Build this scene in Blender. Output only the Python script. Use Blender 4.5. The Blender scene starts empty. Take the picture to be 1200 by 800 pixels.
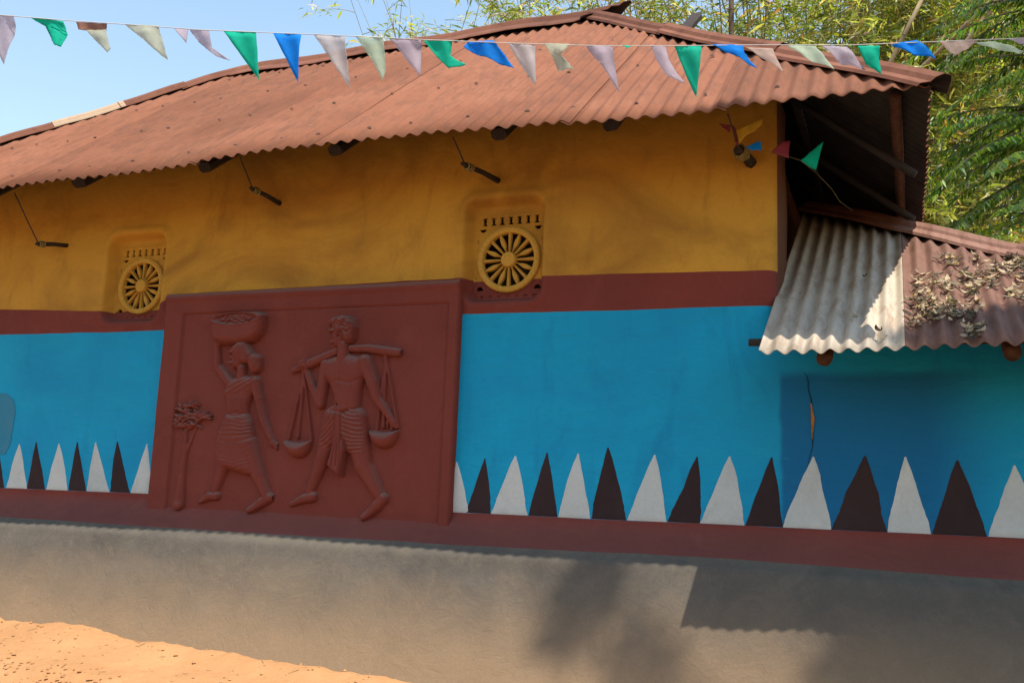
import bpy, bmesh, math, random
import numpy as np
from mathutils import Vector, Matrix, noise as mnoise

random.seed(7)
rng = np.random.default_rng(11)
S = bpy.context.scene
COL = S.collection
rad = math.radians

# ------------------------------------------------------------------ camera
FPX = 1130.0                                   # focal length in px of a 1200 px wide picture
CAM = np.array([0.0, -5.0, 1.2])
_X = np.array([2800.0, -70.0, -FPX]); _X /= np.linalg.norm(_X)
_Z = np.array([280.0, -7041.0, FPX]); _Z -= _X * _Z.dot(_X); _Z /= np.linalg.norm(_Z)
_Y = np.cross(_Z, _X)
if _Y[2] < 0: _Y = -_Y
RM = np.array([_X, _Y, _Z])                    # world = RM @ (right, down, forward)
cd = bpy.data.cameras.new('camera'); cam = bpy.data.objects.new('camera', cd); COL.objects.link(cam)
cd.sensor_width = 36; cd.lens = FPX / 1200 * 36; cd.clip_end = 2000; cd.clip_start = 0.05
cr, cu, cb = RM[:, 0], -RM[:, 1], -RM[:, 2]
cam.matrix_world = Matrix(((cr[0], cu[0], cb[0], CAM[0]), (cr[1], cu[1], cb[1], CAM[1]),
                           (cr[2], cu[2], cb[2], CAM[2]), (0, 0, 0, 1)))
S.camera = cam

# ------------------------------------------------------------------ sky, sun, exposure
SUN = Vector((-0.315, 0.211, -1.0)).normalized()        # direction the light travels
W = bpy.data.worlds.new('World'); S.world = W; W.use_nodes = True
nt = W.node_tree; nt.nodes.clear()
sky = nt.nodes.new('ShaderNodeTexSky'); sky.sky_type = 'NISHITA'; sky.sun_disc = False
sky.sun_elevation = math.asin(-SUN.z); sky.sun_rotation = math.atan2(-SUN.x, -SUN.y)
sky.air_density = 1.75; sky.dust_density = 0.4; sky.ozone_density = 1.0; sky.altitude = 0
bg = nt.nodes.new('ShaderNodeBackground'); bg.inputs['Strength'].default_value = 0.15
wo = nt.nodes.new('ShaderNodeOutputWorld')
nt.links.new(sky.outputs[0], bg.inputs[0]); nt.links.new(bg.outputs[0], wo.inputs[0])
ld = bpy.data.lights.new('sun', 'SUN'); ld.energy = 5.0; ld.angle = rad(0.55); ld.color = (1.0, 0.89, 0.74)
sun = bpy.data.objects.new('sun', ld); COL.objects.link(sun)
sun.rotation_euler = SUN.to_track_quat('-Z', 'Y').to_euler(); sun.location = (4, -4, 12)
S.view_settings.view_transform = 'Standard'; S.view_settings.look = 'None'
S.view_settings.exposure = 0.58; S.view_settings.gamma = 1.0

# ------------------------------------------------------------------ pixel -> place
def ray(px, py): return RM @ np.array([px - 600.0, py - 400.0, FPX])
def atY(px, py, Y=0.0):
    d = ray(px, py); return CAM + (Y - CAM[1]) / d[1] * d
def on_plane(px, py, P, N):
    d = ray(px, py); P = np.array(P); N = np.array(N); return CAM + (P - CAM).dot(N) / d.dot(N) * d
def at_depth(px, py, dep):
    return CAM + ray(px, py) * dep / FPX
def interp(x, pts): return float(np.interp(x, [p[0] for p in pts], [p[1] for p in pts]))
def sstep(a, b, x):
    t = min(1, max(0, (x - a) / (b - a))); return t * t * (3 - 2 * t)

# ------------------------------------------------------------------ object helpers
def empty(name, loc, label, cat, group=None):
    o = bpy.data.objects.new(name, None); COL.objects.link(o); o.location = loc; o.empty_display_size = 0.1
    o['label'] = label; o['category'] = cat
    if group: o['group'] = group
    bpy.context.view_layer.update()
    return o
def world_loc(o):
    v = Vector(o.location)
    return v
def link(name, me, mats, parent=None, smooth=False):
    o = bpy.data.objects.new(name, me); COL.objects.link(o)
    if not isinstance(mats, (list, tuple)): mats = [mats]
    if len(me.materials) == 0:
        for m in mats: me.materials.append(m)
    if smooth: me.polygons.foreach_set('use_smooth', [True] * len(me.polygons))
    if parent:
        o.parent = parent
        p = parent; loc = Vector((0, 0, 0))
        while p: loc += Vector(p.location); p = p.parent
        if parent.type == 'EMPTY': o.matrix_parent_inverse = Matrix.Translation(-loc)
    return o
def mesh(name, V, F, mats, parent=None, smooth=False):
    me = bpy.data.meshes.new(name); me.from_pydata([tuple(map(float, v)) for v in V], [], F); me.update()
    return link(name, me, mats, parent, smooth)
def tag(o, label, cat=None, group=None, kind=None):
    if label: o['label'] = label
    if cat: o['category'] = cat
    if group: o['group'] = group
    if kind: o['kind'] = kind
    return o
def solidify(o, t, off=-1.0):
    m = o.modifiers.new('thick', 'SOLIDIFY'); m.thickness = t; m.offset = off; return o

class MB:
    """collects simple shapes into one mesh"""
    def __init__(s): s.v = []; s.f = []
    def add(s, V, F):
        b = len(s.v); s.v += [tuple(map(float, v)) for v in V]; s.f += [tuple(i + b for i in f) for f in F]; return s
    def tube(s, pts, r, n=8, jitter=0.0, cap=True):
        pts = [Vector(p) for p in pts]; rs = r if isinstance(r, (list, tuple)) else [r] * len(pts)
        V = []; F = []; ref = None
        for i, p in enumerate(pts):
            t = (pts[min(i + 1, len(pts) - 1)] - pts[max(i - 1, 0)]).normalized()
            if ref is None: ref = t.orthogonal().normalized()
            a = (ref - t * ref.dot(t)).normalized(); ref = a; b = t.cross(a)
            for k in range(n):
                q = 2 * math.pi * k / n; rr = rs[i] * (1 + jitter * (random.random() - .5))
                V.append(p + a * math.cos(q) * rr + b * math.sin(q) * rr)
        for i in range(len(pts) - 1):
            for k in range(n):
                F.append((i * n + k, i * n + (k + 1) % n, (i + 1) * n + (k + 1) % n, (i + 1) * n + k))
        if cap: F.append(tuple(range(n))[::-1]); F.append(tuple((len(pts) - 1) * n + k for k in range(n)))
        return s.add(V, F)
    def box(s, c, h, ax=None):
        ax = ax or (Vector((1, 0, 0)), Vector((0, 1, 0)), Vector((0, 0, 1))); c = Vector(c)
        V = [c + ax[0] * h[0] * i + ax[1] * h[1] * j + ax[2] * h[2] * k for i in (-1, 1) for j in (-1, 1) for k in (-1, 1)]
        return s.add(V, [(0, 1, 3, 2), (4, 6, 7, 5), (0, 4, 5, 1), (2, 3, 7, 6), (0, 2, 6, 4), (1, 5, 7, 3)])
    def build(s, name, mat, parent=None, smooth=False): return mesh(name, s.v, s.f, mat, parent, smooth)

# ------------------------------------------------------------------ materials
def new_mat(name):
    m = bpy.data.materials.new(name); m.use_nodes = True; t = m.node_tree; t.nodes.clear()
    o = t.nodes.new('ShaderNodeOutputMaterial'); p = t.nodes.new('ShaderNodeBsdfPrincipled')
    t.links.new(p.outputs[0], o.inputs[0]); return m, t, p, o
def N(t, kind, **kw):
    n = t.nodes.new(kind)
    for k, v in kw.items():
        if k in n.inputs: n.inputs[k].default_value = v
        else: setattr(n, k, v)
    return n
def mixc(t, fac, a, b, mode='MIX'):
    n = t.nodes.new('ShaderNodeMix'); n.data_type = 'RGBA'; n.blend_type = mode
    for s, v in ((0, fac), (6, a), (7, b)):
        if hasattr(v, 'is_output'): t.links.new(v, n.inputs[s])
        elif s == 0: n.inputs[0].default_value = v
        else: n.inputs[s].default_value = tuple(v) + ((1,) if len(v) == 3 else ())
    return n.outputs[2]
def ramp(t, src, stops):
    r = t.nodes.new('ShaderNodeValToRGB'); e = r.color_ramp.elements
    while len(e) < len(stops): e.new(0.5)
    for el, (p, c) in zip(e, stops):
        el.position = p; el.color = (tuple(c) + (1,)) if hasattr(c, '__len__') else (c, c, c, 1)
    t.links.new(src, r.inputs[0]); return r.outputs[0]
def coords(t, scale=(1, 1, 1)):
    g = t.nodes.new('ShaderNodeNewGeometry'); mp = t.nodes.new('ShaderNodeMapping')
    mp.inputs['Scale'].default_value = scale; t.links.new(g.outputs['Position'], mp.inputs[0]); return mp.outputs[0]
def noise_tex(t, vec, scale, detail=4, rough=.55, dist=0.0):
    n = N(t, 'ShaderNodeTexNoise'); n.inputs['Scale'].default_value = scale; n.inputs['Detail'].default_value = detail
    n.inputs['Roughness'].default_value = rough; n.inputs['Distortion'].default_value = dist
    t.links.new(vec, n.inputs['Vector']); return n.outputs[0]
def bump(t, p, src, strength, dist=.01, prev=None):
    b = t.nodes.new('ShaderNodeBump'); b.inputs['Strength'].default_value = strength; b.inputs['Distance'].default_value = dist
    t.links.new(src, b.inputs['Height'])
    if prev is not None: t.links.new(prev, b.inputs['Normal'])
    t.links.new(b.outputs[0], p.inputs['Normal']); return b.outputs[0]

def plaster(name, c1, c2, c3=None, rough=.85, sx=1.0, spec=.2, dust=0.0, blotch=None, bm=.3):
    """hand-smeared painted mud plaster: patchy coats, wipe marks, pits"""
    m, t, p, o = new_mat(name); v = coords(t)
    n1 = noise_tex(t, v, 1.1, 5, .6, .6); n2 = noise_tex(t, coords(t, (1.6, 1, 1.1)), 2.6, 6, .65, 1.2)
    f = ramp(t, n1, [(.35, 0.0), (.7, 1.0)])
    c = mixc(t, f, c1, c2)
    f2 = ramp(t, n2, [(.52, 0.0), (.78, .55)])
    c = mixc(t, f2, c, c3 or c2)
    if blotch:                                 # worn places where the coat is thin
        c = mixc(t, ramp(t, noise_tex(t, coords(t, (1, 1, 1.5)), .85, 5, .62, 1.4), [(.46, 0.0), (.68, .75)]), c, blotch)
        c = mixc(t, ramp(t, noise_tex(t, coords(t, (2.2, 1, .8)), 2.1, 5, .7, 1.0), [(.55, 0.0), (.75, .5)]), c, blotch)
    n3 = noise_tex(t, v, 60, 4, .6)
    c = mixc(t, .12, c, n3, 'OVERLAY')
    if dust:                                   # grey dust settled on whatever faces up
        g = N(t, 'ShaderNodeNewGeometry'); sp = N(t, 'ShaderNodeSeparateXYZ'); t.links.new(g.outputs['Normal'], sp.inputs[0])
        ad = N(t, 'ShaderNodeMath', operation='MULTIPLY_ADD'); t.links.new(n1, ad.inputs[0]); ad.inputs[1].default_value = .5; t.links.new(sp.outputs[2], ad.inputs[2])
        c = mixc(t, ramp(t, ad.outputs[0], [(.45, 0.0), (1.0, dust)]), c, (.23, .165, .14))
    t.links.new(c, p.inputs['Base Color']); p.inputs['Roughness'].default_value = rough
    p.inputs['Specular IOR Level'].default_value = spec
    a = bump(t, p, noise_tex(t, coords(t, (1, 1, 1.4)), 5, 5, .55, .8), bm, .03)
    a = bump(t, p, noise_tex(t, v, 55, 5, .6), .25, .004, a)
    return m
def simple(name, c, rough=.7, var=.25, scale=12, bmp=.2, metal=0.0, stretch=(1, 1, 1)):
    m, t, p, o = new_mat(name); v = coords(t, stretch)
    n = noise_tex(t, v, scale, 5, .6)
    d = tuple(x * (1 - var) for x in c); l = tuple(min(1, x * (1 + var)) for x in c)
    t.links.new(mixc(t, ramp(t, n, [(.3, 0.0), (.7, 1.0)]), d, l), p.inputs['Base Color'])
    p.inputs['Roughness'].default_value = rough; p.inputs['Metallic'].default_value = metal
    p.inputs['Specular IOR Level'].default_value = .25
    if bmp: bump(t, p, noise_tex(t, v, scale * 3, 5, .6), bmp, .006)
    return m

M = {}
M['yellow'] = plaster('yellow_paint', (.50, .265, .036), (.44, .215, .028), (.36, .16, .022), blotch=(.25, .115, .02))
M['red'] = plaster('red_oxide_paint', (.175, .037, .027), (.135, .028, .022), (.20, .052, .041), dust=.12, bm=.4)
M['panel'] = plaster('red_panel_paint', (.165, .037, .027), (.135, .03, .023), (.19, .045, .033), dust=.5, bm=.35)
M['brown_mud'] = plaster('brown_mud', (.13, .055, .03), (.09, .036, .022), (.16, .07, .04))
M['vent_dark'] = plaster('vent_dark_backing', (.06, .035, .025), (.04, .024, .018))  # shade-dark brown for the added backing behind the vents
M['white_tooth'] = plaster('chalk_white_paint', (.50, .53, .52), (.40, .44, .44), (.30, .345, .355))
M['dark_tooth'] = plaster('dark_brown_paint', (.036, .021, .022), (.026, .015, .017), (.046, .03, .031))
M['wood'] = simple('dark_weathered_wood', (.035, .026, .022), .85, .4, 18, .5, stretch=(1, 1, 6))
M['under_shade'] = simple('shaded_sheet_underside', (.03, .026, .025), .85, .35, 6, .1)  # near-black colour carries the shade beneath the roof
M['log'] = simple('brown_log', (.075, .035, .022), .85, .4, 30, .5)
M['wire'] = simple('rusty_wire', (.05, .035, .028), .8, .2, 20, 0)
M['knot'] = simple('frayed_rope_knot', (.22, .17, .06), .9, .4, 60, .6)
M['nail'] = simple('rust_nail', (.06, .03, .022), .8, .3, 30, 0)

def blue_mat():
    m, t, p, o = new_mat('blue_paint'); v = coords(t)
    c = mixc(t, ramp(t, noise_tex(t, v, 1.3, 5, .6, .5), [(.35, 0.0), (.7, 1.0)]), (.001, .29, .50), (.001, .225, .43))
    c = mixc(t, ramp(t, noise_tex(t, coords(t, (.9, 1, 3.5)), 2.2, 6, .65, 1.0), [(.5, 0.0), (.8, .5)]), c, (.004, .31, .50))
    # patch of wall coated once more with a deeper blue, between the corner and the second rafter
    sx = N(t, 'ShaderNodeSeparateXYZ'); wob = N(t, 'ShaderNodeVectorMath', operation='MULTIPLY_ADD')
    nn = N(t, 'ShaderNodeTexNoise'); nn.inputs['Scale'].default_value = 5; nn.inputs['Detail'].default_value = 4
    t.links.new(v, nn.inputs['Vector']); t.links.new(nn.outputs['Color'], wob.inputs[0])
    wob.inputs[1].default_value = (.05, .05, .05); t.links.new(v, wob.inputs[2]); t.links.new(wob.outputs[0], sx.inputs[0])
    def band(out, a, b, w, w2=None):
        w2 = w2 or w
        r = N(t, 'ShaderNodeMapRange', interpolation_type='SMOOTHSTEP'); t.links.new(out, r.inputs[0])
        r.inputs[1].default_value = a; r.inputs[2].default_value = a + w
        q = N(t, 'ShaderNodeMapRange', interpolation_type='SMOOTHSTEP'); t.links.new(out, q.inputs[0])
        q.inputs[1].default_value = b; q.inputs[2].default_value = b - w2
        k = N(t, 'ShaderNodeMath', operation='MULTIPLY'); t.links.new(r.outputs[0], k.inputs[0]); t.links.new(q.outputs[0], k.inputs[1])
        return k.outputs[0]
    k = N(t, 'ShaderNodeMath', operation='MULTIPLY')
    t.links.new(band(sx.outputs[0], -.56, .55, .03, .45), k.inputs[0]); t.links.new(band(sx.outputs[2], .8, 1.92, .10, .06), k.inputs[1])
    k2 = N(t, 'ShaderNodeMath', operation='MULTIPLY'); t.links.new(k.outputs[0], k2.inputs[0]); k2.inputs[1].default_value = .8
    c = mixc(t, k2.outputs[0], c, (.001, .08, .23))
    # chalky scuffs
    k3 = N(t, 'ShaderNodeMath', operation='MULTIPLY'); t.links.new(ramp(t, noise_tex(t, coords(t, (1, 1, 4)), 6, 6, .75, .6), [(.60, 0.0), (.75, .35)]), k3.inputs[0])
    t.links.new(ramp(t, noise_tex(t, v, 1.4, 3, .5), [(.5, 0.0), (.65, 1.0)]), k3.inputs[1])
    c = mixc(t, k3.outputs[0], c, (.09, .38, .52))
    c = mixc(t, ramp(t, noise_tex(t, coords(t, (2.5, 1, .7)), 1.9, 5, .65, .8), [(.55, 0.0), (.8, .55)]), c, (.001, .13, .30))
    c = mixc(t, .08, c, noise_tex(t, v, 60, 4, .6), 'OVERLAY')
    t.links.new(c, p.inputs['Base Color']); p.inputs['Roughness'].default_value = .75; p.inputs['Specular IOR Level'].default_value = .25
    a = bump(t, p, noise_tex(t, coords(t, (1, 1, 2.6)), 5, 5, .55, .6), .3, .03)
    bump(t, p, noise_tex(t, v, 55, 5, .6), .2, .004, a)
    return m
M['blue'] = blue_mat()

def plinth_mat():
    m, t, p, o = new_mat('grey_mud_plinth'); v = coords(t)
    sw = N(t, 'ShaderNodeTexNoise'); sw.inputs['Scale'].default_value = 2.2; sw.inputs['Detail'].default_value = 3
    t.links.new(v, sw.inputs['Vector'])
    wob = N(t, 'ShaderNodeVectorMath', operation='MULTIPLY_ADD'); t.links.new(sw.outputs['Color'], wob.inputs[0])
    wob.inputs[1].default_value = (.5, .5, .5); t.links.new(v, wob.inputs[2])
    n1 = noise_tex(t, v, 1.7, 6, .65, .8)
    c = mixc(t, ramp(t, n1, [(.3, 0.0), (.72, 1.0)]), (.078, .071, .064), (.115, .102, .085))
    n2 = noise_tex(t, wob.outputs[0], 9, 6, .7, .4)
    c = mixc(t, ramp(t, n2, [(.45, 0.0), (.75, .5)]), c, (.15, .127, .10))
    # reddish soil splashed up by rain, thickest near the ground
    s = N(t, 'ShaderNodeSeparateXYZ'); t.links.new(v, s.inputs[0])
    r = N(t, 'ShaderNodeMapRange'); t.links.new(s.outputs[2], r.inputs[0])
    r.inputs[1].default_value = .95; r.inputs[2].default_value = .22
    ad = N(t, 'ShaderNodeMath', operation='MULTIPLY_ADD'); t.links.new(noise_tex(t, v, 3.2, 6, .65), ad.inputs[0])
    ad.inputs[1].default_value = .4; t.links.new(r.outputs[0], ad.inputs[2])
    f = ramp(t, ad.outputs[0], [(.40, 0.0), (1.25, .8)])
    c = mixc(t, f, c, (.235, .16, .097))
    c = mixc(t, .2, c, noise_tex(t, v, 90, 5, .7), 'OVERLAY')
    t.links.new(c, p.inputs['Base Color']); p.inputs['Roughness'].default_value = .95; p.inputs['Specular IOR Level'].default_value = .1
    a = bump(t, p, noise_tex(t, wob.outputs[0], 11, 7, .68, .6), .35, .02)
    bump(t, p, noise_tex(t, v, 70, 6, .65), .4, .004, a)
    return m
M['plinth'] = plinth_mat()

def soil_mat():
    m, t, p, o = new_mat('orange_soil'); v = coords(t)
    c = mixc(t, ramp(t, noise_tex(t, v, 2.3, 6, .65), [(.3, 0.0), (.7, 1.0)]), (.37, .195, .09), (.44, .245, .118))
    c = mixc(t, ramp(t, noise_tex(t, v, 17, 6, .7), [(.5, 0.0), (.8, .6)]), c, (.33, .17, .075))
    c = mixc(t, ramp(t, noise_tex(t, v, 45, 5, .7), [(.56, 0.0), (.75, .5)]), c, (.48, .30, .17))
    t.links.new(c, p.inputs['Base Color']); p.inputs['Roughness'].default_value = 1; p.inputs['Specular IOR Level'].default_value = .05
    a = bump(t, p, noise_tex(t, v, 14, 7, .7), .6, .03); bump(t, p, noise_tex(t, v, 90, 5, .7), .5, .005, a)
    return m
M['soil'] = soil_mat()

def sheet_mat(name, c1, c2, rust, rustlo, rough=.8, spec=.12, streak=(1, 1, 1)):
    """painted or galvanised iron sheet with its own tone per sheet, rust blotches and run streaks"""
    m, t, p, o = new_mat(name); v = coords(t); oi = N(t, 'ShaderNodeObjectInfo')
    c = mixc(t, ramp(t, noise_tex(t, v, 1.6, 5, .6, .4), [(.3, 0.0), (.7, 1.0)]), c1, c2)
    n = noise_tex(t, coords(t, streak), 4.5, 6, .7, .3)
    c = mixc(t, ramp(t, n, [(rustlo, 0.0), (rustlo + .2, .75)]), c, rust)
    c = mixc(t, ramp(t, noise_tex(t, v, .9, 4, .6, .8), [(.48, 0.0), (.7, .45)]), c, tuple(x * .62 for x in c1))
    c = mixc(t, ramp(t, noise_tex(t, v, 110, 3, .7), [(.55, 0.0), (.75, .4)]), c, tuple(x * .55 for x in rust))
    n2 = noise_tex(t, v, 26, 5, .7)
    c = mixc(t, ramp(t, n2, [(.6, 0.0), (.78, .5)]), c, tuple(min(1, x * 1.35) for x in c2))
    tone = N(t, 'ShaderNodeMapRange'); t.links.new(oi.outputs['Random'], tone.inputs[0])
    tone.inputs[3].default_value = .82; tone.inputs[4].default_value = 1.14
    c = mixc(t, 1.0, c, tone.outputs[0], 'MULTIPLY')
    t.links.new(c, p.inputs['Base Color']); p.inputs['Roughness'].default_value = rough; p.inputs['Specular IOR Level'].default_value = spec
    bump(t, p, noise_tex(t, v, 30, 4, .6), .12, .004)
    return m
M['roof'] = sheet_mat('red_oxide_iron_sheet', (.19, .074, .041), (.235, .10, .058), (.13, .06, .038), .46, streak=(4, 1, 1))
M['cap'] = sheet_mat('rusty_ridge_cap', (.155, .064, .042), (.215, .095, .062), (.095, .04, .024), .45)
M['palecap'] = sheet_mat('pale_worn_cap', (.33, .24, .16), (.38, .29, .21), (.2, .1, .06), .5)
M['galv'] = sheet_mat('pale_galvanised_sheet', (.35, .30, .235), (.42, .37, .30), (.23, .15, .095), .47, .6, .3, streak=(5, 1, 1))
M['pinkrust'] = sheet_mat('pinkish_rusted_sheet', (.19, .098, .074), (.235, .135, .105), (.125, .062, .044), .45, streak=(5, 1, 1))

def leaf_mat(name, trans=.45, rough=.5):
    m, t, p, o = new_mat(name)
    a = N(t, 'ShaderNodeAttribute', attribute_name='Col')
    t.links.new(a.outputs['Color'], p.inputs['Base Color']); p.inputs['Roughness'].default_value = rough
    p.inputs['Specular IOR Level'].default_value = .4
    tr = N(t, 'ShaderNodeBsdfTranslucent'); t.links.new(mixc(t, .5, a.outputs['Color'], (.9, .95, .3), 'MULTIPLY'), tr.inputs[0])
    tr2 = mixc(t, 1.0, a.outputs['Color'], (1.5, 1.6, .7), 'MULTIPLY'); t.links.new(tr2, tr.inputs[0])
    ms = N(t, 'ShaderNodeMixShader'); ms.inputs[0].default_value = trans
    t.links.new(p.outputs[0], ms.inputs[1]); t.links.new(tr.outputs[0], ms.inputs[2]); t.links.new(ms.outputs[0], o.inputs[0])
    return m
M['leaf'] = leaf_mat('leaf', .5, .38)
M['dryleaf'] = leaf_mat('dry_leaf', .15, .8)
M['culm'] = simple('bamboo_culm', (.16, .15, .07), .6, .35, 8, .1)
M['culm_dry'] = simple('dry_bamboo_pole', (.20, .155, .09), .7, .35, 8, .1)
M['bark'] = simple('bark', (.10, .075, .055), .9, .4, 14, .6)

def flag_mat(name, c, trans=.5):
    m, t, p, o = new_mat(name)
    n = noise_tex(t, coords(t), 18, 4, .6)
    cc = mixc(t, ramp(t, n, [(.3, 0.0), (.7, 1.0)]), tuple(x * .85 for x in c), tuple(min(1, x * 1.08) for x in c))
    t.links.new(cc, p.inputs['Base Color']); p.inputs['Roughness'].default_value = .75; p.inputs['Specular IOR Level'].default_value = .15
    tr = N(t, 'ShaderNodeBsdfTranslucent'); t.links.new(cc, tr.inputs[0])
    ms = N(t, 'ShaderNodeMixShader'); ms.inputs[0].default_value = trans
    t.links.new(p.outputs[0], ms.inputs[1]); t.links.new(tr.outputs[0], ms.inputs[2])
    tp = N(t, 'ShaderNodeBsdfTransparent'); m2 = N(t, 'ShaderNodeMixShader'); m2.inputs[0].default_value = .3 if min(c) > .3 else .08   # thin pale film lets the view through
    t.links.new(ms.outputs[0], m2.inputs[1]); t.links.new(tp.outputs[0], m2.inputs[2]); t.links.new(m2.outputs[0], o.inputs[0])
    return m
FC = dict(lilac=(.56, .49, .58), green=(.005, .52, .36), brown=(.36, .19, .14), cream=(.55, .58, .47), blue=(.005, .27, .80),
          white=(.60, .56, .57), mint=(.56, .68, .55), pink=(.66, .52, .46), maroon=(.35, .06, .10), yellow=(.80, .58, .08))
for k, c in FC.items(): M['flag_' + k] = flag_mat('flag_' + k, c)

# ------------------------------------------------------------------ the ground
def ground_z(x, y):
    edge = interp(x, [(-9, .38), (-5.5, .345), (-4.4, .315), (-3.4, .278), (-2.5, .262), (0.5, .21), (6, .2)])
    yy = min(y, -.54) + .54
    z = edge + (.085 * yy if yy > -5 else -.425)
    if -1.4 < yy < .2 and -9 < x < 4:
        k = sstep(-1.35, -1.1, yy)
        z += k * ( .026 * mnoise.noise(Vector((x * 2.1, y * 2.1, 0))) + .012 * mnoise.noise(Vector((x * 7, y * 7, 3))) + .006 * mnoise.noise(Vector((x * 22, y * 22, 5))))
        z += .02 * math.exp(-((yy + .05) / .10) ** 2) * (1 + mnoise.noise(Vector((x * 5, 1, 9))) + .7 * mnoise.noise(Vector((x * 14, 2, 9))))
        z -= .05 * k * sstep(-.55, -.75, yy + .08 * mnoise.noise(Vector((x * 3, 0, 2))))   # worn step down to the lane
    return z
xs = sorted(set([-600, -200, -60, -25, -14, -10] + list(np.arange(-9, 3.01, .035).round(3)) + [3.5, 5, 8, 14, 30, 80, 250, 600]))
ys = sorted(set([-600, -200, -60, -25, -12, -8, -5, -4, -3.2] + list(np.arange(-2.6, -.2, .035).round(3)) + [.5, 2, 5, 9, 15, 30, 80, 250, 600]))
V = [(x, y, ground_z(x, y)) for y in ys for x in xs]; nx = len(xs)
F = [(j * nx + i, j * nx + i + 1, (j + 1) * nx + i + 1, (j + 1) * nx + i) for j in range(len(ys) - 1) for i in range(nx - 1)]
g = mesh('ground', V, F, M['soil'], None, True); g['kind'] = 'structure'
g['label'] = 'sunlit orange sandy soil along the foot of the house'

M['tar'] = simple('bounce_cut_tar', (.05, .048, .046), .9, .35, 6, .5)
xs = [-60, -40, -25, -15, -9] + list(np.arange(-8.5, 5, .5)) + [6, 9, 15, 25, 40, 60]; V = []; F = []
for i, x in enumerate(xs):
    e0 = -2.05 + .07 * mnoise.noise(Vector((x * 1.7, 0, 0))); e1 = -6.4 + .07 * mnoise.noise(Vector((x * 1.7, 5, 0)))
    for y in (e0, e0 - .06, -3, -4.2, -5.4, e1 + .06, e1): V.append((x, y, ground_z(x, y) + (.0 if y in (e0, e1) else .03) - (.02 if y in (e0, e1) else 0)))
for i in range(len(xs) - 1):
    for k in range(6): F.append((i * 7 + k, i * 7 + k + 1, (i + 1) * 7 + k + 1, (i + 1) * 7 + k))
lane = mesh('lane', V, F, M['tar'], None, True); lane['kind'] = 'structure'; lane['label'] = 'unseen tar lane in front of the house, added dark to cut bounced light'  # unseen lane, added dark to cut light bounced off the ground
# clods and grit lying on the soil
mb = MB()
for i in range(620):
    x = random.uniform(-6.2, -2.0); y = -.5 - abs(random.gauss(0, .45)); r = random.choice([.004, .005, .006, .008, .012]) * random.uniform(.7, 1.3)
    if i % 2: y = -1.22 + random.gauss(0, .06); x = random.uniform(-6, -3.6); r *= 1.3
    z = ground_z(x, y)
    k = [Vector((random.gauss(0, 1), random.gauss(0, 1), random.gauss(0, .6))).normalized() * r * random.uniform(.7, 1.2) for _ in range(6)]
    base = [Vector((1, 0, 0)), Vector((0, 1, 0)), Vector((-1, 0, 0)), Vector((0, -1, 0)), Vector((0, 0, .8)), Vector((0, 0, -.8))]
    V = [Vector((x, y, z + r * .3)) + b * r * random.uniform(.6, 1.3) for b in base]
    mb.add(V, [(0, 1, 4), (1, 2, 4), (2, 3, 4), (3, 0, 4), (1, 0, 5), (2, 1, 5), (3, 2, 5), (0, 3, 5)])
o = mb.build('soil_crumbs', M['soil']); tag(o, 'loose crumbs and grit scattered over the orange soil', 'grit', None, 'stuff')

mb = MB()
for i in range(70):
    x = random.uniform(-6.2, -2.2); y = random.uniform(-1.5, -.6); a = random.uniform(0, 3.14); l_ = random.uniform(.008, .03)
    p = [(x + math.cos(a) * l_ * k, y + math.sin(a) * l_ * k, ground_z(x + math.cos(a) * l_ * k, y + math.sin(a) * l_ * k) + .004) for k in (-1, 0, 1)]
    mb.tube(p, [.001, .0018, .001], 4)
o = mb.build('straw', simple('straw', (.30, .2, .1), .9, .4, 30, 0)); tag(o, 'stray bits of straw and twig on the orange soil', 'straw', None, 'stuff')

# ------------------------------------------------------------------ the house
E = .67                                        # front overhang of the big roof
RX, RZ = .149, 3.03                            # eave corner
TAN = .795; COSR = 1 / math.hypot(1, TAN); SINR = TAN * COSR
RIDGE_Y, RIDGE_Z = 1.675, RZ + TAN * (1.675 + E)
XA = RX - (RIDGE_Y + E); XB = -5.42            # ridge ends
LX = XB - (RIDGE_Y + E)                        # left eave
XL, XR, XR2 = LX + .74, -.59, 1.11             # wall ends: left, right of the tall part, right of the low room
YB = 2 * RIDGE_Y                               # back wall
house = empty('mud_house', (-3.0, 1.5, .25), 'painted mud house with yellow, red and blue walls under a rusty hipped iron roof', 'house')

VENTS = []                                     # wheel centre on the plane of the grille
YP = .078
for px, py in ((167.2, 335.5), (596.8, 304.6)):
    c = atY(px, py, YP); VENTS.append((c[0], c[2]))
def rrect(x, z, x0, x1, z0, z1, r):
    cx, cz = (x0 + x1) / 2, (z0 + z1) / 2; hx, hz = (x1 - x0) / 2 - r, (z1 - z0) / 2 - r
    qx, qz = abs(x - cx) - hx, abs(z - cz) - hz
    return math.hypot(max(qx, 0), max(qz, 0)) + min(max(qx, qz), 0) - r
def niche_sdf(x, z):
    d = 9
    for cx, cz in VENTS: d = min(d, rrect(x, z, cx - .245, cx + .225, cz - .25, cz + .345, .075))
    return d
def flare(z):
    t = (1.10 - z) / .17
    return 0 if t <= 0 else -.19 * min(t, 1) ** 1.5
def wall_y(x, z):
    y = .010 * mnoise.noise(Vector((x * .8, z * 1.1, 1.5))) + .007 * mnoise.noise(Vector((x * 2.3, z * 2.8, 4))) + .0015 * mnoise.noise(Vector((x * 8, z * 8, 7)))
    if z > 2.1:
        d = niche_sdf(x, z)
        y += .083 * sstep(.020, -.028, d) - .012 * math.exp(-((d - .035) / .03) ** 2)
        r = .06
        if x > XR - r: y += r - math.sqrt(max(0, r * r - (x - XR + r) ** 2))
    return y + flare(z)
xcol = set(np.arange(XL, XR, .04).round(3)) | {XR, XL} | set(np.arange(XR - .07, XR, .008).round(3))
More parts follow.
